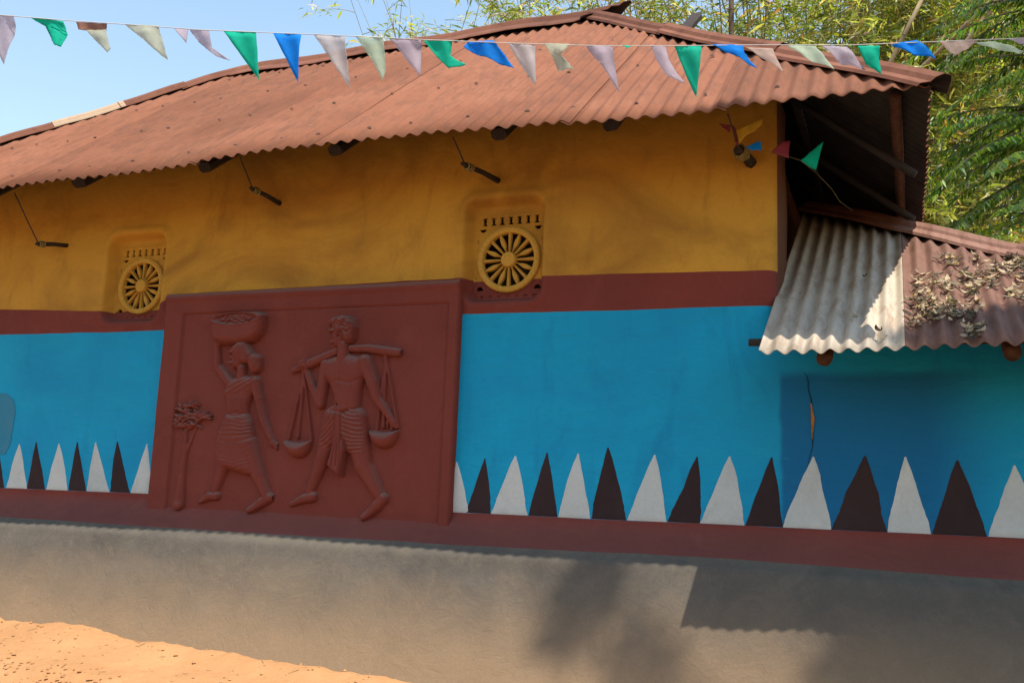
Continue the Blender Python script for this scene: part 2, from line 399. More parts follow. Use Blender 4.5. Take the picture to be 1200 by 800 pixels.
for cx, cz in VENTS: xcol |= set(np.arange(cx - .33, cx + .33, .009).round(3))
xcol = sorted(xcol)
xcol = [x for i, x in enumerate(xcol) if i == 0 or x - xcol[i - 1] > .003 or x == XR]
xlow = sorted(set(np.arange(XL, XR2, .03).round(3)) | {XL, XR, XR2})
# painted borders of the wall, as seen: height along the wall
wob = lambda x, k, a: a * mnoise.noise(Vector((x * 1.7, k, 0))) + a * .4 * mnoise.noise(Vector((x * 6, k, 5)))
def z_yr(x): return interp(x, [(-8, 2.42), (-6.1, 2.40), (-5.04, 2.345), (-4.62, 2.375), (-4.5, 2.445), (-2.4, 2.452), (-2.2, 2.445), (-.6, 2.408)]) + wob(x, 1, .006)
def z_rb(x): return interp(x, [(-8, 2.22), (-4.57, 2.2), (-2.35, 2.235), (-1.4, 2.225), (-.6, 2.219)]) + wob(x, 2, .007)
def z_bt(x): return interp(x, [(-8, 1.105), (-4.5, 1.125), (-2.37, 1.098), (.5, 1.103)]) + wob(x, 3, .003)
def z_tp(x): return interp(x, [(-8, .935), (-3.7, .928), (-2.2, .93), (-.9, .945), (.5, .925)]) + wob(x, 4, .006)
ZTOP = 3.50; ZLOW = 2.17
def strip(name, cols, zlo, zhi, nz, mat, parent, hole=None, yfun=wall_y):
    V = []; F = []; n = len(cols)
    for j in range(nz + 1):
        for x in cols:
            a, b = zlo(x), zhi(x); z = a + (b - a) * j / nz; V.append((x, yfun(x, z), z))
    for j in range(nz):
        for i in range(n - 1):
            q = (j * n + i, j * n + i + 1, (j + 1) * n + i + 1, (j + 1) * n + i)
            if hole:
                cx = sum(V[k][0] for k in q) / 4; cz = sum(V[k][2] for k in q) / 4
                if hole(cx, cz): continue
            F.append(q)
    return mesh(name, V, F, mat, parent, True)
def vent_hole(x, z):
    for cx, cz in VENTS:
        if abs(x - cx) < .20 and -.21 < z - cz < .265: return True
    return False
strip('upper_wall', xcol, z_yr, lambda x: ZTOP, 120, M['yellow'], house, vent_hole)['label'] = 'yellow upper wall'
strip('red_band', xcol, z_rb, z_yr, 26, M['red'], house, vent_hole)['label'] = 'dark red band between yellow and blue'
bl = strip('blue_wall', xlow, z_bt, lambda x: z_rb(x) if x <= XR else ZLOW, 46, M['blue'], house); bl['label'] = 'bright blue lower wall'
strip('base_band', xlow, z_tp, z_bt, 14, M['red'], house)['label'] = 'dark red band along the foot of the wall'
def plinth_y(x, z):
    zt = z_tp(x); t = max(0, min(1.3, (zt - z) / .7))
    y = wall_y(x, zt) - .035 * sstep(0, .08, t) - .25 * t - .07 * t * t
    return y + .018 * mnoise.noise(Vector((x * 1.2, z * 1.6, 11))) * min(1, t * 5) + .006 * mnoise.noise(Vector((x * 4, z * 4, 12))) * min(1, t * 5)
pl = strip('plinth', xlow, lambda x: .02, z_tp, 60, M['plinth'], house, None, plinth_y); pl['label'] = 'grey mud plinth sloping out to the ground'

# other walls, and the added backing behind the vents
def wallbox(name, x0, x1, y0, y1, z0, z1, mat):
    return MB().box(((x0 + x1) / 2, (y0 + y1) / 2, (z0 + z1) / 2), ((x1 - x0) / 2, (y1 - y0) / 2, (z1 - z0) / 2)).build(name, mat, house)
V = []; F = []; ny, nz = 60, 30
for j in range(nz + 1):                        # right end of the tall part, bare brown mud
    for i in range(ny + 1):
        y = .06 + (YB - .06) * i / ny; z = 1.7 + 1.75 * j / nz
        x = XR + .02 * mnoise.noise(Vector((y * 2, z * 2, 20))) * min(1, i / 4) - .12 * sstep(.5, .8, y)
        V.append((x, y, z))
for j in range(nz):
    for i in range(ny):
        q = j * (ny + 1) + i; F.append((q, q + 1, q + ny + 2, q + ny + 1))
mesh('end_wall', V, F, M['brown_mud'], house, True)
wallbox('vent_backing', XL + .05, XR - .2, .36, .42, .1, 3.7, M['vent_dark'])  # added panel: blocks stray light so the vent holes stay dark
wallbox('left_wall', XL - .02, XL, .0, YB, .1, 3.45, M['yellow'])
wallbox('back_wall', XL, XR, YB, YB + .25, .1, 3.4, M['brown_mud'])
wallbox('room_back_wall', XR, XR2, YB, YB + .25, .1, 2.1, M['brown_mud'])
wallbox('room_wall', XR2, XR2 + .2, .03, YB, .1, 2.15, M['blue'])
wallbox('left_plinth', XL - .45, XL - .021, -.42, YB + .4, .05, .93, M['plinth'])
wallbox('room_plinth', XR2 + .201, XR2 + .5, -.4, YB + .4, .05, .9, M['plinth'])

# painted triangles along the foot of the blue wall (photo pixels: base left, base right, apex x, apex y, base y, dark?)
TEETH = [(-98, -72, -85, 517, 568, 0), (-71.5, -47, -59, 516, 569, 1), (-46.5, -20.5, -33, 518, 570, 0), (-20, 5, -4, 518, 571, 1), (6.7, 31, 22.5, 520, 572, 0), (31.5, 52.5, 42, 517.6, 572, 1), (53, 79, 68.6, 519.5, 574, 0), (79.5, 101, 90.4, 517.6, 575, 1),
         (101.6, 128, 112, 518, 576.5, 0), (128.6, 152.6, 137, 517, 577.6, 1), (153.4, 178, 171.8, 520, 579, 0),
         (522, 550, 535, 541, 600, 0), (545.5, 575, 568, 537, 600, 1), (575.5, 618, 604, 534, 602, 0), (619, 653, 641, 530, 604, 1), (654, 692, 677, 531, 606.5, 0),
         (692.5, 734, 712, 524, 609, 1), (734.5, 781, 767, 532.6, 612, 0), (782, 820, 817, 535, 613, 1), (821, 872, 855, 534.5, 616, 0), (872.6, 917, 904, 535.6, 616.6, 1),
         (917.5, 974, 953, 535, 619, 0), (974.6, 1039.5, 1014, 534, 620, 1), (1040, 1091, 1061, 535, 624, 0), (1091.6, 1157, 1122, 539, 628, 1), (1157.5, 1219, 1189, 545, 630.5, 0),
         (1219.6, 1290, 1250, 548, 634, 1), (1291, 1352, 1322, 552, 638, 0)]
for (bl_, br_, ax, ay, by, dark) in TEETH:
    A = atY(bl_, by); B = atY(br_, by); T = atY(ax, ay)
    nr, nc = 30, 6; V = []; F = []; zb = z_bt((A[0] + B[0]) / 2) + .001; bulge = random.uniform(.06, .14); sk = random.uniform(-.05, .05)
    for j in range(nr + 1):
        t = j / nr; z = zb + (T[2] - zb) * t
        w = (1 - t) ** (.92 - bulge) if t < 1 else 0
        w = max(w, .17 * math.sqrt(max(0, 1 - t ** 6)))
        mx = (A[0] + B[0]) / 2 * (1 - t) + T[0] * t + sk * .1 * math.sin(t * math.pi) + .004 * mnoise.noise(Vector((T[0] * 9, z * 9, 0)))
        hw = (B[0] - A[0]) / 2 * w * (1 + .10 * mnoise.noise(Vector((T[0] * 5, z * 9, 3))) + .05 * mnoise.noise(Vector((T[0] * 5, z * 40, 4))))
        if j == nr: hw = .004
        for i in range(nc + 1):
            s = -1 + 2 * i / nc; x = mx + hw * s
            rim = (i in (0, nc)) or j == nr or j == 0
            V.append((x, wall_y(x, max(z, 1.1)) - (.0005 if rim else .0045) + (flare(z)), z))
    for j in range(nr):
        for i in range(nc):
            q = j * (nc + 1) + i; F.append((q, q + 1, q + nc + 2, q + nc + 1))
    mesh('painted_triangle', V, F, M['dark_tooth' if dark else 'white_tooth'], bl, True)

# faded grey patch and the crack that has opened in the blue wall
def wall_patch(name, pxs, mat, off, parent=bl):
    P = [atY(*p) for p in pxs]; bm = bmesh.new(); vs = [bm.verts.new((p[0], 0, p[2])) for p in P]; bm.faces.new(vs)
    bmesh.ops.triangulate(bm, faces=bm.faces[:])
    for _ in range(2): bmesh.ops.subdivide_edges(bm, edges=bm.edges[:], cuts=1, use_grid_fill=True)
    for v in bm.verts: v.co.y = wall_y(v.co.x, v.co.z) - off
    me = bpy.data.meshes.new(name); bm.normal_update(); bm.to_mesh(me); bm.free()
    o = link(name, me, mat, parent)
    return o
M['greypatch'] = plaster('faded_blue_grey', (.02, .19, .31), (.06, .19, .28), (.11, .2, .27))
wall_patch('faded_patch', [(-30, 459), (8, 461), (16, 468), (18, 480), (15, 500), (12, 520), (6, 532), (-30, 534)], M['greypatch'], .003)
M['crack'] = simple('crack_shadow', (.004, .03, .045), 1, .2, 20, 0)
M['exposed'] = simple('bare_orange_mud', (.30, .14, .035), .95, .3, 40, .6)
cr_l = [(941, 435), (945, 440), (947.5, 448), (947, 455), (949, 462), (951, 470), (951, 482), (951.5, 495), (952, 510), (952.5, 522), (949, 535), (946, 548)]
V = []; F = []
for i, ((x, y), w) in enumerate(zip(cr_l, [.15, .35, .5, .5, .55, .9, 1.2, 1.3, 1.0, .5, .35, .15])):
    for sg in (-1, 1):
        p = atY(x + sg * w, y); V.append((p[0], wall_y(p[0], p[2]) - .0035, p[2]))
    if i: F.append((2 * i - 2, 2 * i - 1, 2 * i + 1, 2 * i))
mesh('crack', V, F, M['crack'], bl)
wall_patch('exposed_mud', [(950, 472), (951.5, 473), (952.6, 482), (954.8, 490), (954, 500), (952.4, 508), (952.4, 515), (951.4, 514), (950.8, 500), (950.4, 488)], M['exposed'], .0055)

# ------------------------------------------------------------------ relief panel
PF = [atY(195, 352, -.045), atY(540, 340, -.045)]
PX0, PX1, PZ0, PZ1 = PF[0][0], PF[1][0] - .004, 1.0, 2.435
FX0 = atY(206, 470, -.04)[0]; FX1 = atY(521, 470, -.04)[0]; FZ1 = atY(300, 364, -.04)[2]
def panel_y(x, z):
    n = .004 * mnoise.noise(Vector((x * 3, z * 3, 30))) + .0015 * mnoise.noise(Vector((x * 11, z * 11, 31)))
    x0 = FX0 + .012 * (2.3 - z) * .3
    din = min(x - x0, FX1 - x, FZ1 - z)
    y = -.052 + .014 * sstep(-.002, .006, din) + .006 * math.exp(-((din - .004) / .006) ** 2)
    y -= .014 * math.exp(-((z - PZ1 + .035) / .02) ** 2)                    # lip along the top
    y += .012 * math.exp(-((din + .012) / .006) ** 2) * 0
    dout = min(x - PX0, PX1 - x, PZ1 - z)
    y += .015 * (1 - sstep(0, .014, dout)) ** 2
    return y + n
xs_ = [PX0] + list(np.arange(PX0 + .005, PX1 - .003, .0065)) + [PX1]; zs_ = list(np.arange(PZ0, PZ1 - .004, .0065)) + [PZ1]
V = []; F = []; n = len(xs_)
for z in zs_:
    for x in xs_: V.append((x, panel_y(x, z), z))
for j in range(len(zs_) - 1):
    for i in range(n - 1): F.append((j * n + i, j * n + i + 1, (j + 1) * n + i + 1, (j + 1) * n + i))
def skirt(idx):
    b = len(V)
    for k in idx: V.append((V[k][0], .03, V[k][2]))
    for k in range(len(idx) - 1): F.append((idx[k], b + k, b + k + 1, idx[k + 1]))
skirt([j * n for j in range(len(zs_))]); skirt([j * n + n - 1 for j in range(len(zs_))]); skirt([(len(zs_) - 1) * n + i for i in range(n)])
panel = mesh('relief_panel', V, F, M['panel'], house, True); panel['label'] = 'dark red raised panel with modelled figures'

PXM = .0059                                    # metres per photo pixel across the panel
def w2(p): q = atY(p[0], p[1], -.05); return np.array([q[0], q[2]])
class Relief:
    """bas-relief modelled as a height field over the panel"""
    def __init__(s, px0, px1, py0, py1, res=.0027):
        a = w2((px0, py1)); b = w2((px1, py0)); s.res = res
        s.X, s.Z = np.meshgrid(np.arange(a[0], b[0], res), np.arange(a[1], b[1], res)); s.H = np.full(s.X.shape, -.012)
    def _join(s, h, ok, k=.006):
        cur = s.H; both = ok & (cur > 0)
        d = np.clip(.5 + .5 * (h - cur) / k, 0, 1); sm = cur * (1 - d) + h * d + k * d * (1 - d)
        s.H = np.where(both, sm, np.where(ok, np.maximum(cur, h), cur))
    def cap(s, p0, p1, r0, r1, dep=.8, base=0.0, k=.006):
        a, b = w2(p0), w2(p1); r0 *= PXM; r1 *= PXM; ab = b - a; L = ab.dot(ab) + 1e-9
        t = np.clip(((s.X - a[0]) * ab[0] + (s.Z - a[1]) * ab[1]) / L, 0, 1); r = r0 + (r1 - r0) * t
        d = np.hypot(s.X - a[0] - t * ab[0], s.Z - a[1] - t * ab[1])
        h = base + dep * r * np.sqrt(np.clip(1 - (d / r) ** 2, 0, 1)); s._join(h, d < r, k); return s
    def chain(s, pts, rs, dep=.8, base=0.0):
        for i in range(len(pts) - 1): s.cap(pts[i], pts[i + 1], rs[i], rs[i + 1], dep, base)
        return s
    def poly(s, pts, rpx, dep, base=0.0, k=.006):
        P = [w2(p) for p in pts]; ins = np.zeros(s.X.shape, bool); dmin = np.full(s.X.shape, 9.0)
        for i in range(len(P)):
            a, b = P[i], P[(i + 1) % len(P)]; ab = b - a
            c = (a[1] > s.Z) != (b[1] > s.Z)
            with np.errstate(divide='ignore', invalid='ignore'):
                xi = (b[0] - a[0]) * (s.Z - a[1]) / (b[1] - a[1]) + a[0]
            ins ^= c & (s.X < xi)
            t = np.clip(((s.X - a[0]) * ab[0] + (s.Z - a[1]) * ab[1]) / (ab.dot(ab) + 1e-9), 0, 1)
            dmin = np.minimum(dmin, np.hypot(s.X - a[0] - t * ab[0], s.Z - a[1] - t * ab[1]))
        q = np.clip(dmin / (rpx * PXM), 0, 1); h = base + dep * np.sqrt(1 - (1 - q) ** 2)
        s._join(h, ins, k); s.last = ins, dmin; return s
    def line(s, pts, wpx, amp):
        """raised (amp > 0) or scored (amp < 0) stroke on what is already there"""
        P = [w2(p) for p in pts]; d = np.full(s.X.shape, 9.0)
        for a, b in zip(P[:-1], P[1:]):
            ab = b - a; t = np.clip(((s.X - a[0]) * ab[0] + (s.Z - a[1]) * ab[1]) / (ab.dot(ab) + 1e-9), 0, 1)
            d = np.minimum(d, np.hypot(s.X - a[0] - t * ab[0], s.Z - a[1] - t * ab[1]))
        s.H = np.where(s.H > -.002, s.H + amp * np.exp(-(d / (wpx * PXM)) ** 2), s.H); return s
    def blur(s, n=1):
        for _ in range(n):
            p = np.pad(s.H, 1, mode='edge')
            s.H = (4 * s.H + 2 * (p[1:-1, :-2] + p[1:-1, 2:] + p[:-2, 1:-1] + p[2:, 1:-1]) + p[:-2, :-2] + p[:-2, 2:] + p[2:, :-2] + p[2:, 2:]) / 16
        return s
    def build(s, name, parent, label=None, mat=None):
        H = s.H; keep = H > -.0075; idx = -np.ones(H.shape, int)
        cell = keep[:-1, :-1] | keep[1:, :-1] | keep[:-1, 1:] | keep[1:, 1:]
        use = np.zeros(H.shape, bool)
        for dj in (0, 1):
            for di in (0, 1): use[dj:H.shape[0] - 1 + dj, di:H.shape[1] - 1 + di] |= cell
        idx[use] = np.arange(use.sum())
        V = [(x, panel_y(x, max(z, 1.03)) - (h * 1.35 if h > 0 else h) + (flare(z) * .5), z) for x, z, h in zip(s.X[use], s.Z[use], H[use])]
        jj, ii = np.nonzero(cell)
        F = [(int(idx[j, i]), int(idx[j, i + 1]), int(idx[j + 1, i + 1]), int(idx[j + 1, i])) for j, i in zip(jj, ii)]
        o = mesh(name, V, F, mat or M['panel'], parent, True)
        if label: o['label'] = label
        return o
def arc_folds(R, mask, c, period, amp, soft=.012):
    cx, cz = w2(c); d = np.hypot(R.X - cx, (R.Z - cz) * .9); ins, dm = mask
    wv = np.array([[mnoise.noise(Vector((x * 9, z * 9, 2))) for x in R.X[0]] for z in R.Z[:, 0]]); d = d + .028 * wv + .25 * (R.X - cx); amp = amp * (.75 + .9 * np.roll(wv, 9, 0))
    R.H = np.where(ins, R.H + amp * (np.abs(np.sin(math.pi * d / period)) - .5) * np.clip(dm / soft, 0, 1), R.H)

# the woman with a basket on her head
R = Relief(225, 335, 398, 606)
R.chain([(274, 520), (262, 546), (252.5, 573)], [10, 7.6, 5.0], .8)
R.chain([(254, 581), (246, 581), (234, 587)], [5.2, 5.0, 3.2], .85)
R.chain([(291, 520), (303, 556), (312, 579)], [11, 8.2, 5.8], .8)
R.chain([(316, 583), (307, 588), (293, 597)], [5.6, 5.6, 4.0], .85)
R.blur(1)
R.poly([(268, 482), (291, 482), (296, 494), (298.5, 508), (300, 538), (304, 559), (290, 557), (277, 553), (256, 546), (253.5, 529), (257, 508), (262, 494)], 9, .046)
sk = R.last
R.poly([(266, 452), (273, 444), (282, 440), (300, 441), (303, 449), (297, 463), (292, 476), (292, 487), (267, 488), (267, 474), (264, 462)], 9, .040)
R.cap((271, 461), (273, 464), 6.5, 6.5, .7, .015); R.cap((287, 462), (289, 465), 6.5, 6.5, .6, .014)
R.cap((284, 432), (284, 444), 5, 5.5, .8, .01)
R.chain([(270, 449), (256, 430), (254.5, 404)], [6, 5.2, 3.8], .85, .004)
R.chain([(254, 408), (257, 402), (262, 402)], [3.6, 3.2, 2.2], .9, .006)
R.chain([(300, 447), (304.5, 468), (309, 492), (317, 513)], [6.5, 5.6, 4.8, 3.3], .85, .006)
R.chain([(317, 513), (320, 519), (324, 526)], [3.3, 3.0, 1.6], .9, .004); R.chain([(318, 515), (323, 520), (328, 523)], [2.4, 1.8, 1.3], .9, .004)
R.chain([(317, 514), (316, 520), (318, 524)], [2.2, 1.8, 1.2], .9, .003)
R.cap((281, 412), (280, 424), 9.5, 7.5, .85, .006); R.cap((273, 418), (271.5, 421), 2.6, 1.8, 1, .012); R.cap((276, 427), (275, 429), 4, 3.4, .9, .006)
R.cap((285, 410), (291, 418), 10, 8.5, .8, .012); R.cap((300, 423), (301, 429), 8.6, 8.2, .8, .006)
R.blur(2)
arc_folds(R, sk, (298, 450), .027, .004)
R.line([(301, 442), (290, 449), (277, 456), (268, 462)], 1.5, .005); R.line([(303, 446), (292, 453), (280, 460)], 1.2, .005); R.line([(298, 441), (286, 446), (272, 453)], 1.2, .004)
for k in range(5): R.line([(271 + 4 * k, 466), (270.5 + 4 * k, 476), (271 + 4 * k, 484)], .9, .004)
for k in range(5): R.line([(279 + 3 * k, 403), (282 + 3 * k, 411), (281 + 3.4 * k, 420)], .7, -.0035)
for k in range(4): R.line([(295 + 3 * k, 418), (298 + 2.6 * k, 426), (297 + 2 * k, 434)], .7, -.003)
R.cap((275.5, 414), (279, 413), 1.5, 1.5, .8, .050); R.cap((274, 425.5), (277, 425.5), 1.5, 1.2, .8, .044)
R.line([(273, 416.5), (277.5, 416)], .9, -.010); R.line([(273.5, 425), (277, 425)], .7, -.005); R.line([(266, 485), (280, 488), (293, 484)], 1.2, -.006)
R.line([(280, 419), (281, 424)], .9, -.006)
for k in range(4): R.line([(234 + 2.0 * k, 586 - 1.2 * k), (238 + 2.0 * k, 584.5 - 1.0 * k)], .4, -.003)
R.blur(1).build('woman_figure', panel, 'modelled woman walking with one arm raised')
R = Relief(246, 318, 361, 410)
R.poly([(251, 377), (254, 370), (268, 366.5), (288, 365), (306, 364.5), (313, 369), (313, 380), (309, 393), (300, 401), (284, 405), (266, 405), (255, 402), (252, 392)], 8, .06)
ca = w2((282, 375)); dx = (R.X - ca[0]) / (27.5 * .0063); dz = (R.Z - ca[1] - (R.X - ca[0]) * .0) / (7.2 * .0055); rr = np.hypot(dx, dz)
nz_ = np.array([[mnoise.noise(Vector((x * 55, z * 70, 0))) for x in R.X[0]] for z in R.Z[:, 0]])
R.H = np.where(rr < 1, R.H - .020 * np.clip((1 - rr) * 5, 0, 1) + .012 * nz_ * np.clip((1 - rr) * 3, 0, 1), R.H)
R.H += .006 * np.exp(-((rr - 1.06) / .07) ** 2)
R.blur(1).build('basket', panel, 'modelled round basket full of grain')
# the man with a carrying pole
R = Relief(332, 475, 366, 612)
R.chain([(393, 490), (379, 535), (363, 574)], [13, 9.2, 5.8], .75)
R.chain([(366, 582), (356, 584), (341, 590.5)], [6, 5.4, 3.2], .85)
R.chain([(416, 492), (426, 545), (443, 578)], [14, 10.2, 6.6], .75)
R.chain([(449, 584), (441, 593), (427, 605)], [6, 6, 4.2], .85)
R.blur(1)
R.poly([(392, 481), (422, 478), (428, 492), (431, 510), (429, 530), (418, 534), (409, 532), (405, 520), (400, 515), (392, 527), (377, 525), (376, 518), (384, 500)], 9, .048); dh = R.last
R.poly([(397, 480), (406, 480), (404.5, 512), (408, 528), (402, 559), (396, 554), (387, 545), (393, 525), (396, 505)], 4, .030, .028); pleat = R.last
R.poly([(380, 427), (386, 420), (398, 416), (411, 415), (426, 418), (432, 426), (428, 444), (424, 458), (423, 474), (422, 482), (391, 483), (393, 466), (388, 452), (382, 442)], 12, .050)
R.cap((392, 436), (396, 440), 8, 8, .5, .028); R.cap((413, 434), (416, 439), 9, 9, .5, .028); R.cap((405, 466), (406, 476), 9, 9, .45, .026)
R.cap((404, 405), (404, 420), 6, 7, .85, .014)
R.chain([(383, 428), (379, 452), (376.5, 474)], [6.8, 6.2, 5.2], .85, .006); R.chain([(376.5, 474), (366, 452), (358, 430)], [5.2, 4.6, 3.4], .85, .006)
R.chain([(429, 424), (438, 449), (443, 467), (457, 488)], [8, 6.8, 5.6, 3.8], .85, .010)
R.chain([(457, 488), (462, 495), (464, 501)], [4, 3.4, 2], .9, .008); R.chain([(458, 489), (459, 497), (459, 504)], [3, 2.2, 1.5], .9, .008)
R.chain([(456, 489), (454, 496), (454, 501)], [2.6, 2, 1.4], .9, .008)
for k in range(4): R.chain([(353.5 + 2.6 * k, 424.5 - .8 * k), (352.5 + 2.8 * k, 431 - 1 * k)], [1.7, 1.6], 1.1, .026)
R.cap((359, 427), (361, 431), 2.6, 2.2, 1, .022)
R.cap((401, 388), (399, 399), 11.5, 8.5, .8, .008); R.cap((392, 396), (390, 400), 3, 2.4, .9, .014); R.cap((394, 405), (393, 407), 4.5, 4, .85, .008)
R.poly([(389, 386), (389, 377), (395, 371), (407, 369), (417, 373), (420, 384), (418, 398), (412, 404), (406, 400), (404, 390), (398, 384)], 6, .052, .006)
R.cap((402, 393), (402, 398), 2.4, 1.8, 1, .03)
R.blur(2)
ins, dm = dh; cxp, czp = w2((382, 478)); 
xm = w2((400, 500))[0]
wv = np.array([[mnoise.noise(Vector((x * 9, z * 9, 6))) for x in R.X[0]] for z in R.Z[:, 0]])
dl = .016 * wv + np.hypot(R.X - w2((366, 478))[0], R.Z - w2((366, 474))[1]); dr = .016 * wv + np.hypot(R.X - w2((424, 462))[0], R.Z - w2((424, 462))[1])
fold = np.where(R.X < xm, np.sin(math.pi * dl / .023) ** 2, np.sin(math.pi * dr / .024) ** 2)
notpleat = ~pleat[0]
R.H = np.where(ins & notpleat, R.H + .0062 * (fold - .5) * np.clip(dm / .012, 0, 1), R.H)
for k, dxp in enumerate((-3.5, -1.2, 1.2, 3.4)): R.line([(401.5 + dxp * .8, 482), (400.5 + dxp, 510), (399 + dxp * 2.1 - 2, 548 - abs(dxp))], .75, -.008)
R.line([(391, 481), (405, 484), (422, 479)], 1.1, -.006); R.line([(391, 476.5), (405, 480), (423, 475.5)], 1.6, .004)
R.line([(399, 474), (399.2, 475.4)], 1.1, -.016); R.line([(403.5, 426), (404, 440), (402, 456)], 1.4, -.004)
R.line([(386, 445), (394, 450), (402, 446)], 1.5, -.004); R.line([(403, 447), (415, 450), (426, 444)], 1.5, -.004)
for k in range(44):
    a = (390 + 28 * random.random(), 371 + 24 * random.random()); R.line([a, (a[0] + random.uniform(-3, 3), a[1] + random.uniform(1, 4))], .8, random.choice((-.007, .006)))
R.cap((392, 389.5), (397, 389), 1.6, 1.6, .8, .052); R.cap((392, 402), (396, 402), 1.6, 1.3, .8, .044)
R.line([(391.5, 392.5), (396.5, 392)], 1.0, -.011); R.line([(391.5, 402.5), (396, 402)], .7, -.005); R.line([(401.5, 394.5), (401.6, 396)], 1, -.014)
R.blur(1).build('man_figure', panel, 'modelled bare-chested man striding in a pleated loincloth')
R = Relief(340, 472, 402, 446)
R.chain([(344, 434.5), (362, 427), (380, 419.5), (396, 412)], [3.0, 5.0, 5.0, 4.4], .8, .010); R.chain([(412, 408.5), (432, 408.5), (452, 411), (467, 413)], [4.0, 4.8, 5.2, 4.8], .8, .008)
R.blur(1).build('carrying_pole', panel, 'modelled shoulder pole')
for pts, bowl in ((((356, 436), [(338, 514), (349, 512), (364.5, 514)]), (349.5, 523, 17, 14)), (((452, 417), [(441, 505), (449, 500), (466, 500)]), (450, 511, 18, 15))):
    ap, ends = pts; R = Relief(bowl[0] - 24, bowl[0] + 26, ap[1] - 6, bowl[1] + 20)
    for e_ in ends: R.chain([ap, ((ap[0] + e_[0]) / 2, (ap[1] + e_[1]) / 2), e_], [1.6, 2.0, 2.4], .95, .004)
    R.cap((ap[0], ap[1] - 2), (ap[0], ap[1] + 4), 3.2, 2.6, .9, .004)
    b = bowl; top = [(b[0] - b[2] + 2 * b[2] * q / 8, b[1] - 8 + 2.5 * math.sin(math.pi * q / 8)) for q in range(9)]
    R.poly(top + [(b[0] + b[2] * math.cos(a_), b[1] - 8 + (b[3] + 8) * math.sin(a_)) for a_ in np.linspace(.15, math.pi - .15, 18)], 12, .05); R.blur(2)
    R.blur(1).build('hanging_basket', panel, 'modelled basket slung by cords from the pole')
# the little tree
R = Relief(196, 252, 455, 596)
R.chain([(210, 590), (212.5, 560), (215.5, 531), (217, 502)], [7, 5, 3.8, 2.4], .7); R.chain([(215, 533), (222, 518), (229, 500)], [3, 2.4, 1.8], .7)
R.chain([(216, 512), (209, 498)], [2, 1.4], .7)
for hx, hy in ((217, 500), (229, 498), (209, 496), (222, 490), (215, 482), (231, 486), (224, 476), (238, 490), (206, 486)):
    for k in range(9):
        an = random.uniform(2.6, 6.8); l_ = random.uniform(7, 13)
        R.chain([(hx, hy), (hx + l_ * .5 * math.cos(an), hy + l_ * .5 * math.sin(an)), (hx + l_ * math.cos(an), hy + l_ * math.sin(an) + 1.5)], [1.0, 1.7, .7], 1.0, random.uniform(.003, .018))
R.blur(1).build('tree_figure', panel, 'modelled small leafy tree')

# ------------------------------------------------------------------ wheel-patterned vents
def polar_ring(r0, r1, y0, hfun, na=144, nr=8):
    V = []; F = []
    for j in range(nr + 1):
        for i in range(na):
            a = 2 * math.pi * i / na; r = r0 + (r1 - r0) * j / nr; V.append((r * math.cos(a), y0 - hfun(j / nr, a), r * math.sin(a)))
    for j in range(nr):
        for i in range(na): F.append((j * na + i, j * na + (i + 1) % na, (j + 1) * na + (i + 1) % na, (j + 1) * na + i))
    b = len(V)
    for j, k in ((0, 0), (nr, na)):
        for i in range(na):
            v = V[j * na + i]; V.append((v[0], y0 + .03, v[2]))
    for i in range(na):
        F.append((i, b + i, b + (i + 1) % na, (i + 1) % na)); F.append((nr * na + i, nr * na + (i + 1) % na, b + na + (i + 1) % na, b + na + i))
    return V, F
def shift(V, c): return [(v[0] + c[0], v[1] + c[1], v[2] + c[2]) for v in V]
M['carved'] = plaster('yellow_carved', (.50, .285, .05), (.42, .22, .033), (.56, .37, .13))
def plate_hole(a, b):
    if math.hypot(a, b) < .176: return True
    for k in range(7):
        a0 = -.165 + .055 * k
        t = abs(b - .240) / .024
        if t < 1 and abs(a - a0) < .006 + .0125 * t * t + (.004 if t < .25 else 0): return True
        t = (b + .232) / .020
        if 0 < t < 1 and abs(a - a0) < .013 * t: return True
    for sa in (-1, 1):
        if math.hypot(a - sa * .175, b - .198) < .022 and b < .199 and not (sa < 0 and b > .196): return True
        if math.hypot(a - sa * .182, b + .176) < .022 and b > -.178: return True
        if abs(a - sa * .204) < .006 and abs(b - .12) < .012: return True
        if abs(a - sa * .206) < .005 and abs(b - .07) < .008: return True
        if abs(a - sa * .206) < .005 and abs(b + .1) < .008: return True
    return False
vent_parts = None
